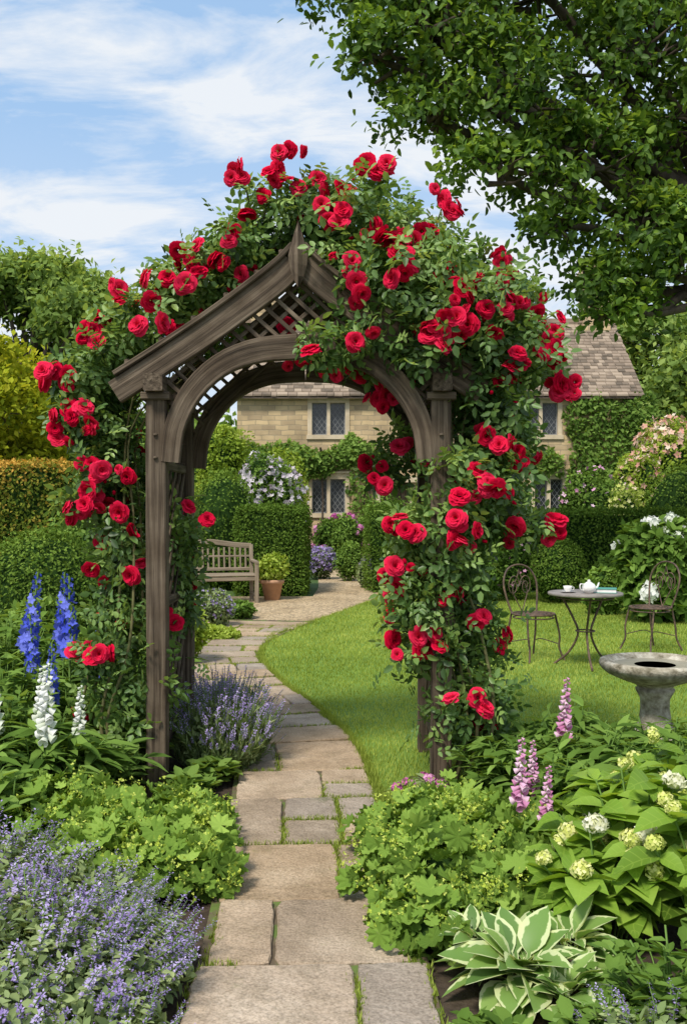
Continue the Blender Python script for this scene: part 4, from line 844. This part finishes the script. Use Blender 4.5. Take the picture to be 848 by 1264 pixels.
peren('phlox_border',[(.85,5.0,.30,.38,46,14),(1.2,4.9,.35,.42,46,14),(1.25,5.4,.35,.42,46,12),(1.65,5.2,.35,.40,46,12),(1.55,4.6,.35,.44,46,14),(1.0,4.5,.25,.40,36,12),(2.2,5.4,.4,.40,46,12),(1.9,4.7,.4,.42,46,12),(.80,5.75,.2,.35,24,10),(2.9,5.7,.45,.4,46,12)],M['green'],T_lance,.14)
peren('garden_pinks',[(.38,5.0,.12,.16,20,10)],M['grey_leaf'],T_lance,.09,fl=M['magenta'])
a=Acc()
for (x,y,r,h,ns) in ((1.12,3.75,.34,.50,30),(.92,3.55,.24,.38,19),(1.30,3.45,.3,.48,24),(1.38,4.1,.3,.56,24),(1.05,4.2,.22,.44,15)):
    tp,td=clump(a,x,y,r,h,ns,12,T_big,.135,mi=0,smi=1,up=.25,sr=.004,t0=.3,v0=.45)
    n=len(tp); fr=frames(rng.normal(size=(n,3)),np.tile([0,-.35,1.],(n,1))+rng.normal(0,.15,(n,3)))
    k=rng.uniform(size=n)<.22; a.inst(T_head,tp[k]+[0,0,.025],fr[k],rng.uniform(.028,.045,k.sum()),v=rng.uniform(.3,.7,k.sum()),keepv=True,mi=2)
    k2=~k&(rng.uniform(size=n)<.12); a.inst(T_head,tp[k2]+[0,0,.025],fr[k2],rng.uniform(.03,.048,k2.sum()),v=rng.uniform(.3,.9,k2.sum()),keepv=True,mi=3)
make('lime_hydrangea',a,[M['hyd_leaf'],M['stem'],M['yellowhead'],M['cream']])
a=Acc()
def hosta(x,y,n,L):
    i=np.arange(n); an=i*2.4+rng.normal(0,.25,n); el=np.interp(i,[0,n],[1.1,.22])+rng.normal(0,.12,n); d=np.stack([np.cos(an)*np.cos(el),np.sin(an)*np.cos(el),np.sin(el)],1); nn=np.stack([-np.cos(an)*np.sin(el),-np.sin(an)*np.sin(el),np.cos(el)],1)
    base=np.stack([x+np.cos(an)*.03,y+np.sin(an)*.03,np.full(n,.05)+.05*(1-i/n)],1); s_=L*rng.uniform(.7,1.1,n)*np.interp(i,[0,n],[.75,1.05])
    a.inst(T_hosta,base,frames(d,nn+rng.normal(0,.25,nn.shape)),np.stack([s_,s_*rng.uniform(.9,1.2,n),s_*rng.uniform(.8,1.4,n)],1),v=rng.uniform(.1,.9,n))
hosta(.56,3.12,60,.22); hosta(.74,3.3,40,.18); hosta(.45,3.32,30,.15); hosta(.66,2.98,26,.15)
make('variegated_hosta',a,[M['hosta']])
peren('geranium_edging',[(.98,2.95,.26,.24,50,10),(.72,2.72,.2,.16,40,10),(1.25,3.05,.2,.3,40,10),(.40,2.75,.12,.10,26,10)],M['green'],T_leaf,.06)
# ------------------------------------------------------------------ sky & light
w=bpy.data.worlds.new('World'); S.world=w; w.use_nodes=True; nt=w.node_tree; nt.nodes.clear(); L=nt.links
out=nt.nodes.new('ShaderNodeOutputWorld'); bg=nt.nodes.new('ShaderNodeBackground'); sky=nt.nodes.new('ShaderNodeTexSky'); sky.sky_type='NISHITA'; sky.sun_disc=False
EL,AZ=math.radians(54),math.radians(-150)
sky.sun_elevation=EL; sky.sun_rotation=AZ; sky.air_density=1.0; sky.dust_density=1.2; sky.ozone_density=1.2
tc=nt.nodes.new('ShaderNodeTexCoord'); sp=nt.nodes.new('ShaderNodeSeparateXYZ'); L.new(tc.outputs['Generated'],sp.inputs[0])
zc=math_(nt,'ADD',math_(nt,'MAXIMUM',sp.outputs[2],0.0),.22)
cb=nt.nodes.new('ShaderNodeCombineXYZ'); L.new(math_(nt,'DIVIDE',sp.outputs[0],zc),cb.inputs[0]); L.new(math_(nt,'DIVIDE',sp.outputs[1],zc),cb.inputs[1])
mp=nt.nodes.new('ShaderNodeMapping'); mp.inputs['Scale'].default_value=(1.1,1.9,1); mp.inputs['Rotation'].default_value=(0,0,.25); mp.inputs['Location'].default_value=(.7,.3,0); L.new(cb.outputs[0],mp.inputs[0])
nz=nt.nodes.new('ShaderNodeTexNoise'); nz.inputs['Scale'].default_value=2.2; nz.inputs['Detail'].default_value=9; nz.inputs['Roughness'].default_value=.6; nz.inputs['Distortion'].default_value=.4; L.new(mp.outputs[0],nz.inputs['Vector'])
r=ramp(nt,[(.42,(.05,.05,.05)),(.60,(.95,.95,.95))]); L.new(nz.outputs[0],r.inputs[0])
hs=nt.nodes.new('ShaderNodeMixRGB'); hs.inputs[0].default_value=.7; L.new(sky.outputs[0],hs.inputs[1]); hs.inputs[2].default_value=(2.7,4.4,6.7,1)
hz=math_(nt,'SUBTRACT',1.0,math_(nt,'MULTIPLY',math_(nt,'MAXIMUM',sp.outputs[2],0.0),2.8)); hz=math_(nt,'MAXIMUM',hz,0.0)
fac=math_(nt,'MINIMUM',math_(nt,'ADD',r.outputs[0],math_(nt,'MULTIPLY',hz,.7)),.97)
mx=nt.nodes.new('ShaderNodeMixRGB'); L.new(fac,mx.inputs[0]); L.new(hs.outputs[0],mx.inputs[1]); mx.inputs[2].default_value=(5.8,6.05,6.35,1)
L.new(mx.outputs[0],bg.inputs[0]); bg.inputs[1].default_value=.15; L.new(bg.outputs[0],out.inputs[0])
sun=bpy.data.lights.new('sun','SUN'); sun.energy=4.1; sun.angle=math.radians(12); sun.color=(1,.94,.84); so=bpy.data.objects.new('sun',sun); S.collection.objects.link(so)
sd=Vector((math.sin(AZ)*math.cos(EL),math.cos(AZ)*math.cos(EL),math.sin(EL))); so.rotation_euler=sd.to_track_quat('Z','Y').to_euler(); so.location=sd*40
cam=bpy.data.cameras.new('camera'); co=bpy.data.objects.new('camera',cam); S.collection.objects.link(co); co.location=(0,0,CH); co.rotation_euler=(math.radians(90),0,0)
cam.sensor_fit='VERTICAL'; cam.sensor_height=36; cam.lens=35; cam.shift_y=-12/1264; cam.clip_end=1500; cam.clip_start=.05
S.camera=co; S.view_settings.view_transform='Standard'; S.view_settings.look='None'; S.view_settings.exposure=0
